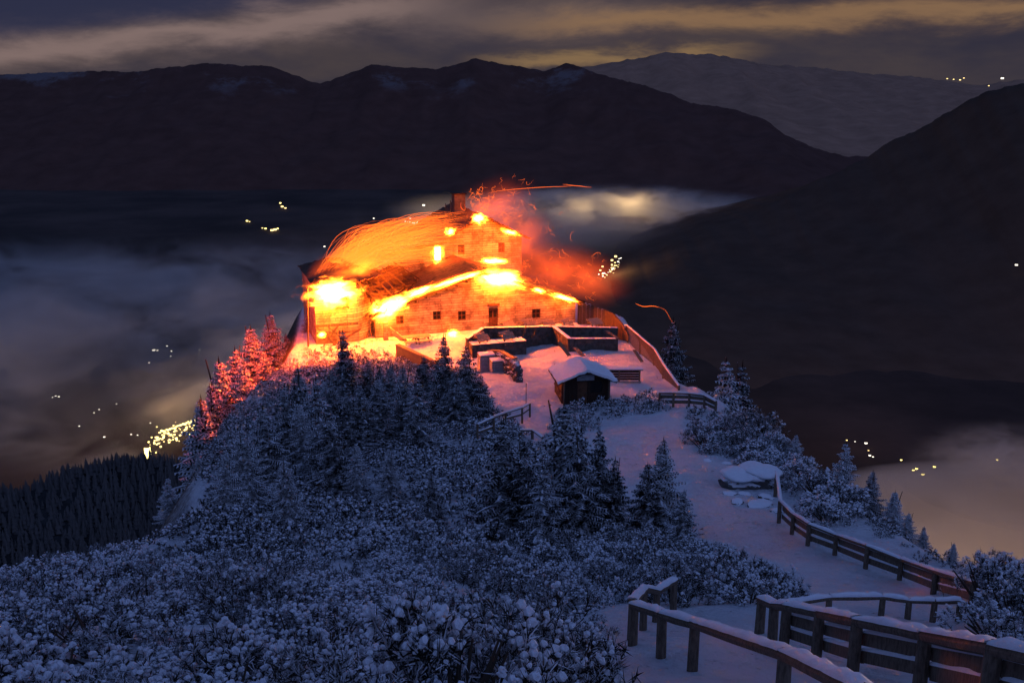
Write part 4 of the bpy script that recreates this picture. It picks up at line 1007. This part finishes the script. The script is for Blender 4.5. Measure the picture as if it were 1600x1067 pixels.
# boards lying about the yard
for i, (p, q, w_, lab) in enumerate([((898, 543, 97), (911, 556, 94), .45, 'orange-lit plank propped behind the hut roof'), ((948, 517, 108), (966, 529, 106), .35, 'plank leaning on the low wall right of the terrace'), ((991, 547, 100), (1003, 565, 97), .35, 'pink-lit plank standing near the terrace railing')]):
    A = px(*p); B = px(*q); mb = MB(); mb.beam((0, 0, 0), A - B, w_, .08); tag(mb.build('leaning_plank', M['fence'], None, B), lab, 'plank')
# low bench-like frame right of the hut
A = hit(975, 598); root = empty('timber_frame', A, 0, 'low dark timber stand with a snowy ledge right of the hut', 'stand')
for x in (-2.1, -.5, 1.5): mb = MB(); mb.box((x, 0, .6), (.15, .15, 1.5)); mb.build('post', M['fence'], root)
for z in (.35, .6, .85, 1.1): mb = MB(); mb.box((-.3, .1, z), (3.7, .06, .2)); mb.build('board', M['hutwood'], root)
mb = MB(); mb.box((-.3, .2, 1.36), (4.2, 1.0, .08)); mb.build('ledge', M['fence'], root); mb = MB(); mb.box((-.3, .2, 1.45), (4.2, 1.0, .10)); mb.build('snow_cover', M['snow'], root)
mb = MB(); mb.box((-.3, -.1, .12), (3.9, .3, .1)); mb.build('sill', M['sign'], root)
# storage chests by the stone wall
for (u, v, Y, sx_, sy_2, sz, lab) in [(760, 566, 101, 1.6, 1.4, 1.7, 'snow-topped crate with an orange-lit side beside the dark spruces'), (781, 572, 99, 1.9, 1.3, 1.1, 'lower snow-topped crate next to the stone wall')]:
    c = px(u, v, Y); c[2] = float(gz(c[0], c[1])); root = empty('wooden_crate', c, .25, lab, 'crate')
    for k in range(4): mb = MB(); mb.box((0, -sy_2 / 2, sz * (k + .5) / 4), (sx_, .06, sz / 4 - .03)); mb.build('board', M['sign'], root)
    for k in range(4): mb = MB(); mb.box((-sx_ / 2, 0, sz * (k + .5) / 4), (.06, sy_2 - .1, sz / 4 - .03)); mb.build('board', M['sign'], root)
    mb = MB(); mb.box((.03, .03, sz / 2), (sx_ - .1, sy_2 - .1, sz - .04)); mb.build('core', M['hutwood'], root)
    mb = MB(); mb.box((0, 0, sz + .04), (sx_ + .1, sy_2 + .1, .07)); ld = mb.build('lid', M['wood'], root); mb = MB(); mb.box((0, 0, sz + .15), (sx_, sy_2, .14)); mb.build('snow_cover', M['snow'], ld)

# ------------------------------------------------------------------ rocks
def rock_mesh(seed, flat=.7):
    rs = np.random.default_rng(seed); import bmesh
    bm = bmesh.new(); bmesh.ops.create_icosphere(bm, subdivisions=3, radius=1)
    for v in bm.verts:
        p = np.array(v.co); n = fbm(p[0] * 1.3 + seed, p[1] * 1.3 + p[2] * 1.7, 3, seed) * .9
        q = p * (1 + n); q = np.sign(q) * np.abs(q) ** .85; v.co = (q[0], q[1], q[2] * flat)
    me = bpy.data.meshes.new('stone'); bm.to_mesh(me); bm.free(); me.materials.append(M['rock']); return me
RK = [rock_mesh(i, f_) for i, f_ in enumerate((.6, .8, .5))]
def rock(u, v, s_, lab, i=0, snow=True, p=None, name='boulder'):
    p = hit(u, v) if p is None else p; e = link(name, RK[i], None, p + (0, 0, .1 * s_[2])); e.scale = s_; e.rotation_euler = (0, 0, random.random() * 6); tag(e, lab, 'boulder'); return e
bp_ = hit(1172, 758)
root = empty('snow_capped_boulder', bp_, 0, 'big overhanging boulder with a thick flat snow cap by the path', 'boulder')
for x, y, z, q, i_, rz in [(-.75, 0, .2, (1.0, .85, .72), 0, .4), (.55, .15, .28, (1.15, .9, .75), 1, 1.9), (0, -.35, .1, (.7, .6, .55), 2, 3.0), (1.35, -.1, .05, (.5, .5, .4), 0, 2.2)]:
    o = link('rock', RK[i_], root, (x, y, z)); o.scale = q; o.rotation_euler = (.1, -.08, rz)
cm = RK[0].copy(); cm.materials[0] = M['snow']; cm.polygons.foreach_set('use_smooth', [True] * len(cm.polygons))
for x, y, z, q, rz in [(-.65, 0, .72, (1.05, .9, .34), .4), (.6, .15, .84, (1.2, .95, .36), 2.2), (-.05, -.1, .70, (.8, .8, .3), 1.2)]:
    o = link('snow_cap', cm, root, (x, y, z)); o.scale = q; o.rotation_euler = (0, 0, rz)
for k, (u, v, s_, lab) in enumerate([(1140, 772, .30, 'small dark stone at the left below the big boulder'), (1152, 786, .35, 'small stone in the snow lower left of the big boulder'), (1165, 772, .3, 'stone just under the big boulder'), (1187, 790, .55, 'flat stone below the right end of the big boulder'),
      (1196, 778, .4, 'stone tucked between the big boulder and the fence'), (1135, 725, .3, 'small stone above the big boulder'), (1105, 720, .25, 'tiny stone on the open snow above the boulder'), (1012, 634, .5, 'small snow-topped rock at the edge of the snowfield below the hut'),
      (660, 688, .8, 'snow-topped rock showing in the scrub in the middle of the slope'), (645, 696, .6, 'smaller rock beside the snow-topped one in the scrub'), (1215, 800, .35, 'stone at the foot of the first fence post')]):
    p = hit(u, v); e = link('rock', RK[k % 3], None, p); e.scale = (s_ * 1.3, s_, s_ * .6); e.rotation_euler = (0, 0, k * 1.3); tag(e, lab, 'rock')
# dry stone wall curving from the crates to the path
root = empty('dry_stone_wall', hit(790, 590), 0, 'dark dry stone wall curving beside the crates down to the path', 'wall'); off = np.array(root.location)
wp = [px(765, 556, 103), px(783, 562, 100), px(797, 570, 97), (px(805, 583, 94)), px(811, 598, 91)]
rs = random.Random(4); si = 0
for i in range(len(wp) - 1):
    n = 5
    for k in range(n):
        c = wp[i] + (wp[i + 1] - wp[i]) * (k + rs.random() * .4) / n; g0 = float(gz(c[0], c[1]))
        for L in range(4):
            z = g0 + .2 + L * .42
            o = link('stone', RK[si % 3], root, np.array([c[0] + rs.uniform(-.1, .1), c[1] + rs.uniform(-.1, .1), z]) - off); o.scale = (.42, .36, .36); o.rotation_euler = (rs.random(), rs.random(), rs.random() * 6); si += 1
mb = MB()
for i in range(len(wp) - 2): mb.beam(np.array([*wp[i][:2], float(gz(*wp[i][:2])) + 1.95]) - off, np.array([*wp[i + 1][:2], float(gz(*wp[i + 1][:2])) + 1.95]) - off, .5, .12)
mb.build('coping_board', M['fence'], root)

# ------------------------------------------------------------------ the fire
import bmesh as _bm
def unit(mtl, key, sub=2):
    bm = _bm.new(); _bm.ops.create_icosphere(bm, subdivisions=sub, radius=1.0); me = bpy.data.meshes.new(key); bm.to_mesh(me); bm.free(); me.materials.append(mtl); return me
UM = {k: unit(M[k], k) for k in ('fire_hot', 'fire_mid', 'fire_stream', 'smoke_glow')}
FIREK = 2.9
def fire(u, v, b, rad, tilt, mk, label, P=0, name='fire', lamp=(0, -.15, -.3), col=(1, .15, .006), lr=.35, shadow=True):
    a, h = loc(u, v, b); o = link(name, UM[mk], None, Wd(a, b, h)); gk = 2.3 if mk == 'fire_hot' else 1.25; o.scale = (rad[0] * gk, rad[1] * gk, rad[2] * gk); o.rotation_euler = (0, -R(tilt), ROT) ; tag(o, label, 'fire')
    o.rotation_mode = 'XYZ'
    if P:
        L = bpy.data.lights.new('fire_light', 'POINT'); L.energy = P * FIREK; L.color = col; L.shadow_soft_size = lr
        lo = bpy.data.objects.new('fire_light', L); COL.objects.link(lo); lo.location = Wd(a + lamp[0], b + lamp[1], h + lamp[2]); lo['kind'] = 'helper'
    return o
fire(521, 458, -1.9, (2.1, 1.0, 1.15), 0, 'fire_hot', 'white-hot flames under the eave of the tall left hall', 250)
fire(523, 468, -1.8, (3.2, 1.3, 2.6), 0, 'fire_mid', 'yellow blaze spreading over the front of the hall', 1300, lamp=(-8.3, 1.0, -3.4), col=(1, .06, .004), lr=.6)  # its lamp stands far off to the left, placed to redden the edge spruces
fire(609, 480, -1.2, (1.9, .8, .95), 20, 'fire_hot', 'white-hot flames at the left eave of the lodge front', 380)
fire(604, 500, -1.3, (2.0, .9, 1.9), 0, 'fire_mid', 'yellow flames licking the left end of the lodge front', 120, lamp=(0, -1, -.6))
fire(655, 456, -1.1, (1.6, .45, .38), 17, 'fire_hot', 'bright streak of flame along the left part of the roof edge', 130)
fire(700, 442, -1.2, (2.6, .4, .28), 17, 'fire_hot', 'thin line of flame climbing the roof edge towards the gable top', 90)
fire(738, 430, -1.2, (1.1, .35, .22), 14, 'fire_hot', 'short tongue of flame just left of the gable top')
fire(784, 436, -1.2, (2.5, .8, .85), -12, 'fire_hot', 'largest white-hot flame right of the gable top', 480)
fire(785, 450, -1.2, (3.4, .9, 1.8), -8, 'fire_mid', 'yellow blaze below the largest flame', 0)
fire(842, 454, -1.2, (.8, .3, .26), -18, 'fire_hot', 'small flame on the right half of the roof edge', 60)
fire(880, 465, -1.2, (1.7, .4, .30), -20, 'fire_hot', 'line of flame along the right eave', 150)
fire(893, 476, -1.2, (1.3, .5, .8), 0, 'fire_mid', 'yellow glow of flame under the right eave corner')
fire(748, 342, 10.9, (.85, .5, .6), 0, 'fire_hot', 'bright burst of fire at the top of the upper gable', 120, lamp=(0, -1.5, -1.5))
fire(703, 362, 10.9, (.6, .4, .45), 0, 'fire_hot', 'small bright fire at the left end of the upper gable', 60, lamp=(0, -1, -.6))
fire(797, 363, 10.9, (1.1, .3, .28), -18, 'fire_hot', 'small fire on the right slope of the upper gable', 50, lamp=(0, -1, -.6))
fire(771, 408, 9.0, (1.5, .5, .35), -5, 'fire_hot', 'low fire on the roof ridge before the upper gable', 120, lamp=(0, -.3, .8))
fire(718, 398, 10.2, (2.2, .5, .35), -10, 'fire_mid', 'orange flames where the front roof meets the tall block', 80, lamp=(0, -.8, .7))
fire(684, 397, 10.6, (.55, .3, 1.0), 0, 'fire_hot', 'flames bursting from the tall lit window', 60, lamp=(0, -1.2, 0))
fire(694, 423, 9.8, (.5, .3, .4), 0, 'fire_hot', 'tiny bright fire on the roof below the lit window', 40)
fire(708, 521, -2.0, (.6, .4, .35), 0, 'fire_hot', 'small bright fire burning on the yard by the wall', 200)
fire(503, 523, -2.4, (.45, .3, .3), 0, 'fire_hot', 'small bright fire at the lower left corner of the hall', 150)
fire(545, 545, -3.2, (4.6, 1.6, 2.0), 25, 'smoke_glow', 'red glowing smoke rolling over the snow below the hall', 150, lamp=(0, -2.0, 3.0), col=(1, .08, .008))
fire(505, 560, -6, (3.2, 1.8, 2.4), 45, 'smoke_glow', 'smoke given a dim red glow, drifting down the left edge of the hill', 420, lamp=(-5.5, -1.5, 2.5), col=(1, .075, .008), lr=1.2)  # lamp set away from the smoke so red light reaches the spruces
fire(462, 560, -11.0, (2.6, 2.0, 2.2), 40, 'smoke_glow', 'added faint red glow beside the spruces on the left edge', 100, lamp=(0, 0, 2.5), col=(1, .075, .008), lr=1.2)  # glow and lamp both added to light the neighbouring spruces red
fire(545, 412, 3.0, (4.3, 2.5, 2.3), 42, 'fire_stream', 'wind-torn fire rising over the hall roof', 200, lamp=(0, -1, 1.0))
fire(605, 392, 5.0, (6.2, 2.8, 2.3), 22, 'fire_stream', 'orange fire and sparks streaming above the hall roof', 120, lamp=(0, 0, 1.6))
fire(668, 372, 7.5, (5.0, 2.6, 1.9), 12, 'fire_stream', 'tail of the spark stream beside the tall block', 90, lamp=(0, -1, 1))
fire(600, 430, 1.0, (4.5, 1.5, 1.6), 20, 'fire_stream', 'fire glowing in the gap between hall and lodge')
fire(690, 447, -1.0, (6.0, .9, 1.0), 18, 'fire_mid', 'orange fire running along the whole left half of the roof edge')
fire(850, 455, -1.0, (5.5, .8, .9), -18, 'fire_mid', 'orange fire running along the right half of the roof edge')
fire(560, 425, .5, (3.6, 1.6, 1.5), 30, 'fire_mid', 'yellow fire bursting out of the hall roof')
fire(508, 436, 1.5, (3.0, 2.0, 2.0), 60, 'fire_stream', 'fire sweeping up from the outer corner of the hall roof')
fire(540, 432, 0, (3.8, 1.8, 1.3), 15, 'fire_mid', 'orange fire covering the front slope of the hall roof')
fire(760, 400, 8.0, (8.5, 2.0, 3.4), -6, 'smoke_glow', 'orange glow put into the smoke before the upper gable')
fire(770, 335, 14.0, (6.5, 3.0, 4.5), 25, 'smoke_glow', 'smoke given a dim red glow, rising behind the chimney')
fire(905, 430, 4.0, (7.5, 3.0, 3.8), -20, 'smoke_glow', 'thin smoke given a red glow, trailing off to the right of the lodge')
fire(752, 325, 12.0, (1.6, 1.0, 1.1), 30, 'fire_stream', 'flames curling at the chimney')
fire(815, 370, 10.6, (5.0, 2.2, 4.6), 0, 'smoke_glow', 'glowing smoke right of the upper gable')
fire(845, 425, 6.0, (7.0, 3.0, 4.2), -25, 'smoke_glow', 'smoke given an orange glow, hanging over the right roof')

# glowing embers blown off the roofs
mb = MB(); hb = MB(); rs = random.Random(12)
def wisp(mbx, P, r_, n=14, jit=.12):
    P = [np.array(p, float) for p in P]; pts = []; ph = [rs.uniform(0, 6) for _ in range(3)]
    for i in range(n + 1):
        t_ = i / n; q = P[0] * (1 - t_) ** 3 + 3 * P[1] * t_ * (1 - t_) ** 2 + 3 * P[2] * t_ * t_ * (1 - t_) + P[3] * t_ ** 3
        pts.append(q + np.array([math.sin(t_ * 7 + ph[0]), math.sin(t_ * 6 + ph[1]), math.sin(t_ * 9 + ph[2])]) * jit)
    mbx.tube(pts, [r_ * (1 - .8 * abs(2 * i / n - 1) ** 2) for i in range(n + 1)], 3)
def lp(u, v, b): a, h = loc(u, v, b); return Wd(a, b, h)
for i in range(600):
    t_ = rs.random(); b = rs.uniform(1, 8)
    s0_ = (rs.uniform(492, 560), rs.uniform(425, 450)); top_ = rs.uniform(0, 1)
    e0 = (rs.uniform(600, 735), 0); e0 = (e0[0], 430 - (e0[0] - 600) * .25 - top_ * (84 - (e0[0] - 600) * .12))
    c0_ = (s0_[0] + rs.uniform(5, 35), s0_[1] - 25 - 30 * top_); c1_ = (e0[0] - rs.uniform(50, 90), e0[1] - 6 + rs.uniform(-4, 14))
    f0_, f1_ = sorted((rs.uniform(0, 1), rs.uniform(0, 1)))
    wisp(mb if rs.random() < .9 else hb, [lp(*s0_, b), lp(*c0_, b), lp(*c1_, b + 1), lp(*e0, b + 1)], rs.uniform(.005, .017), jit=.22)
for i in range(190):
    u, v = rs.gauss(790, 34), rs.gauss(362, 36); b = rs.uniform(9, 12); q = lambda s_=14: (u + rs.uniform(-s_, s_), v + rs.uniform(-s_, s_), b)
    wisp(mb, [lp(*q(6)), lp(*q(9)), lp(*q(12)), lp(*q(12))], rs.uniform(.004, .011), 10, .08)
for i in range(50):
    u, v = rs.uniform(815, 940), rs.uniform(395, 470); b = rs.uniform(0, 6); q = lambda s_=8: (u + rs.uniform(-s_, s_), v + rs.uniform(-s_, s_), b)
    wisp(mb, [lp(*q()), lp(*q(16)), lp(*q(16)), lp(*q())], rs.uniform(.004, .010), 10, .06)
for i in range(24):
    u, v = rs.gauss(748, 14), rs.gauss(318, 10); q = lambda s_=9: (u + rs.uniform(-s_, s_), v + rs.uniform(-s_, s_), 12)
    wisp(mb, [lp(*q()), lp(*q(12)), lp(*q(12)), lp(*q())], rs.uniform(.008, .02), 10, .08)
wisp(mb, [lp(762, 303, 12), lp(800, 290, 12), lp(870, 296, 12), lp(897, 289, 12)], .018, 26, .05); wisp(mb, [lp(880, 289, 12), lp(900, 288, 12), lp(905, 294, 12), lp(925, 292, 12)], .022, 12, .05)
wisp(mb, [lp(992, 474, -6), lp(1010, 483, -6), lp(1018, 476, -6), lp(1030, 480, -6)], .025, 14, .03); wisp(mb, [lp(1028, 480, -6), lp(1040, 480, -6), lp(1046, 496, -6), lp(1052, 505, -6)], .008, 14, .03)
for i in range(30):
    u, v = rs.uniform(495, 590), rs.uniform(440, 560); wisp(mb, [lp(u, v, -2.5), lp(u + rs.uniform(-8, 8), v + 12, -2.5), lp(u + rs.uniform(-8, 8), v + 25, -2.5), lp(u + rs.uniform(-10, 10), v + 40, -2.5)], rs.uniform(.006, .014), 10, .06)
tag(mb.build('flying_embers', M['ember']), 'thin curling red-orange embers blown by the wind over the lodge roofs', 'embers', kind='stuff')
tag(hb.build('hot_flying_embers', M['ember_hot']), 'brighter yellow embers among the red ones over the hall roof', 'embers', kind='stuff')

M['smoke'] = fog_mat('smoke', .030, 1.6, .35, .75, (.75, .7, .7), (1, 1, 1.4), 2)
sm = unit(M['smoke'], 'smoke_volume', 3)
o = link('smoke', sm, None, lp(850, 375, 8)); o.scale = (9, 5, 6.5); o.rotation_euler = (0, 0, ROT); tag(o, 'reddish smoke drifting off the right side of the lodge roofs', 'smoke', kind='stuff')
L = bpy.data.lights.new('fire_light', 'POINT'); L.energy = 250; L.color = (1, .14, .01); L.shadow_soft_size = .5  # extra lamp with no flame of its own, added to redden the smoke
lo = bpy.data.objects.new('fire_light', L); COL.objects.link(lo); lo.location = lp(812, 405, 7); lo['kind'] = 'helper'

# ------------------------------------------------------------------ towns in the valley
def house_mesh(mtl):
    mb = MB(); mb.box((0, 0, .3), (1, .7, .6)); mb.add([(-.55, -.4, .6), (.55, -.4, .6), (.55, .4, .6), (-.55, .4, .6), (-.55, 0, .95), (.55, 0, .95)], [(0, 1, 5, 4), (2, 3, 4, 5), (3, 0, 4), (1, 2, 5)], 1)
    return mb.mesh('lit_house', [mtl, M['char']])
HM = {k: house_mesh(M['town_' + k]) for k in ('warm', 'white', 'yellow')}
def vpos(u, v, z=VZ + 12):
    d = px(u, v, 1.0); t_ = z / d[2]; return d * t_
def lit_house(u, v, s_, k, label, group, Y=None, z=VZ + 14):
    p = px(u, v, Y) if Y else vpos(u, v, z); D = p[1] * rs.uniform(.62, .9)
    e = link('lit_house', HM[k], None, p); q = s_ * D / 1556; e.scale = (q, q, q * 1.1); tag(e, label, 'lit building', group)
TL = [
 ('warm', 'brightly lit building in the valley beyond the dark plain, upper left of the lodge', [(438, 318, 3.2), (441, 324, 4.5), (446, 326, 3), (386, 346, 3.4), (390, 347, 2.6), (410, 357, 3), (415, 358, 4), (425, 361, 6), (430, 360, 5), (434, 358, 3)], None, 'yellow'),
 ('white', 'white-lit building in the fog patch left of the lodge chimney', [(662, 322, 5), (653, 348, 4), (664, 348, 5), (670, 349, 6), (676, 350, 5), (682, 351, 4), (641, 342, 2.6), (645, 349, 3), (584, 342, 2.6), (507, 386, 3)], None, 'white'),
 ('white', 'faint lit building in the fog on the far left', [(240, 548, 4.5), (246, 548, 3), (261, 541, 2.6), (268, 549, 3), (267, 557, 2.6), (233, 567, 3), (312, 547, 2), (87, 619, 2.8), (92, 620, 2.8), (82, 621, 2), (124, 666, 3.2), (147, 645, 2), (155, 640, 2), (163, 683, 3), (205, 679, 3), (215, 680, 2.6), (182, 631, 2), (235, 661, 2.6), (122, 729, 2.2), (110, 731, 1.8)], None, 'white'),
 ('white', 'white-lit house on the dark mountainside beyond the right brow', [(1323, 688, 3.2), (1336, 690, 2.6), (1353, 693, 4.5), (1357, 704, 2.6), (1359, 712, 4), (1364, 714, 3)], None, 'warm'),
 ('yellow', 'yellow-lit building at the edge of the pale fog on the right', [(1408, 719, 3.4), (1427, 735, 5), (1432, 733, 4.5), (1442, 742, 5), (1460, 730, 4.5), (1558, 719, 4)], None, 'yellow'),
]
for k, lab, pts, z, k2 in TL:
    for i, (u, v, s_) in enumerate(pts):
        lit_house(u, v, s_, k if i % 3 else k2, lab, {'warm': 'lit buildings on the dark plain', 'white': 'white-lit buildings in the valley', 'yellow': 'yellow-lit buildings by the right fog bank'}[k])
lit_house(1588, 415, 4, 'white', 'single white light halfway up the dark right mountain', None, Y=3700)
lit_house(1566, 124, 4, 'white', 'bright hut light on the skyline ridge at the upper right', None, Y=15000)
for u, v, s_ in [(1480, 124, 2), (1490, 125, 2.2), (1500, 126, 3), (1506, 123, 2), (1545, 135, 2)]: lit_house(u, v, s_, 'warm', 'tiny light on the far ridge at the upper right', 'tiny lights on the far ridge', Y=15000)
# floodlit tower
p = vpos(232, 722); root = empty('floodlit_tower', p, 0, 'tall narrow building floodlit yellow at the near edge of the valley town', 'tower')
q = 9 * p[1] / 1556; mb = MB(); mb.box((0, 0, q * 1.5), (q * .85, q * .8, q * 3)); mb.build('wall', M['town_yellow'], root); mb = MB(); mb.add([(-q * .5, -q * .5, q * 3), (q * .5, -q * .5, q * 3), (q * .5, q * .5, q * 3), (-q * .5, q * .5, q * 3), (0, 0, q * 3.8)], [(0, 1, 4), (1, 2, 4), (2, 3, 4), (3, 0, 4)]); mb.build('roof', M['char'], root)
# dense clusters that nobody could count
mbs = {'warm': MB(), 'yellow': MB(), 'white': MB()}
def cluster(u, v, s_, k):
    s_ *= .72
    p = vpos(u, v); q = s_ * p[1] / 1556; mbs[k].box(p + (0, 0, q * .3), (q, q * .8, q * .7), rs.random())
for i in range(85):
    t_ = rs.random(); u = 232 + 74 * t_; v = 694 - 30 * t_ + rs.gauss(0, 8)
    cluster(u, v, rs.uniform(1.6, 4.8), rs.choice(['warm', 'yellow', 'warm']))
for i in range(22): cluster(250 + i * 2.6, 676 - i * .9 + rs.gauss(0, 1), rs.uniform(3, 5.2), 'yellow')
for i in range(60):
    t_ = rs.random(); u = 935 + 90 * t_; v = 430 - 28 * t_ + rs.gauss(0, 4) - 3
    cluster(u, v, rs.uniform(1.4, 3.6), rs.choice(['warm', 'white', 'warm']))
for i in range(16): cluster(969 + rs.gauss(0, 6), 411 + rs.gauss(0, 5), rs.uniform(2.5, 5), rs.choice(['warm', 'white']))
for i in range(24): cluster(664 + rs.gauss(0, 14), 349 + rs.gauss(0, 2), rs.uniform(1.5, 3.6), 'white')
for k, q in mbs.items(): tag(q.build('town_lights', M['town_' + k]), f'{k} lights of the towns crowded together on the valley floor', 'town lights', kind='stuff')

# ------------------------------------------------------------------ fog in the valleys, lit by the towns
def fog_bank(u, v, z, rad, dens, label, seed, lo=.38, hi=.66, scale=1.6, rot=0, step=1.0, sharp=.8, stretch=None, Y=None):
    stretch = stretch or (1, rad[1] / rad[0], max(.3, 2.2 * rad[2] / rad[0]))
    p = vpos(u, v, z) if Y is None else np.array([*px(u, 300, Y)[:2], z]); mt = fog_mat('valley_fog', dens, scale, lo, hi, stretch=stretch, seed=seed, sharp=sharp, step=step)
    o = link('fog_bank', unit(mt, 'fog_volume', 3), None, p); o.scale = rad; o.rotation_euler = (0, 0, R(rot)); tag(o, label, 'fog', kind='stuff'); return p
def town_lamp(u, v, z, power, col=(1, .62, .25), r_=60):
    L = bpy.data.lights.new('town_glow', 'POINT'); L.energy = power; L.color = col; L.shadow_soft_size = r_
    lo = bpy.data.objects.new('town_glow', L); COL.objects.link(lo); lo.location = vpos(u, v, z); lo['kind'] = 'helper'
fog_bank(110, 590, VZ + 190, (1700, 560, 300), .0048, 'grey fog lying over the valley on the left', 1, .48, .555, 4.0)
fog_bank(370, 500, VZ + 200, (1300, 560, 290), .0048, 'grey fog drifting behind the left trees', 3, .465, .55, 3.6)
fog_bank(60, 440, VZ + 190, (1700, 500, 200), .0028, 'thin upper layer of fog on the far left', 4, .47, .57, 4.6)
fog_bank(960, 340, VZ + 70, (1350, 1200, 150), .0060, 'pale yellow fog filling the valley behind the lodge', 5, .43, .56, 4.0, Y=6900)
fog_bank(800, 350, VZ + 140, (1100, 1000, 200), .0025, 'dim fog behind the lodge chimney', 6)
fog_bank(1660, 850, VZ + 30, (680, 380, 105), .05, 'dense pale fog in the valley at the right edge', 7, .2, .5, 1.6, sharp=.6)
town_lamp(262, 645, VZ + 160, 7.6e+05, (1, .55, .2)); town_lamp(0, 610, VZ + 330, 1.14e+06, (1, .58, .28), 120); town_lamp(300, 530, VZ + 380, 1.33e+06, (1, .6, .34), 120); town_lamp(430, 500, VZ + 380, 1.14e+06, (1, .6, .4), 120); town_lamp(120, 560, VZ + 400, 5.7e+05, (.9, .7, .6), 120)
town_lamp(955, 405, VZ + 90, 9e5); town_lamp(905, 318, VZ + 130, 3.5e6, r_=120); town_lamp(985, 314, VZ + 130, 5e6, r_=120); town_lamp(680, 330, VZ + 160, 4e6, r_=200)
town_lamp(1625, 765, VZ + 380, 2.0e7, (1, .50, .2), 90); fog_bank(1640, 735, VZ + 130, (330, 260, 90), .014, 'orange-lit wisps of fog above the pale bank on the right', 9, .42, .6, 2.6)
town_lamp(1500, 800, VZ + 330, 6.5e6, (1, .7, .45), 60)
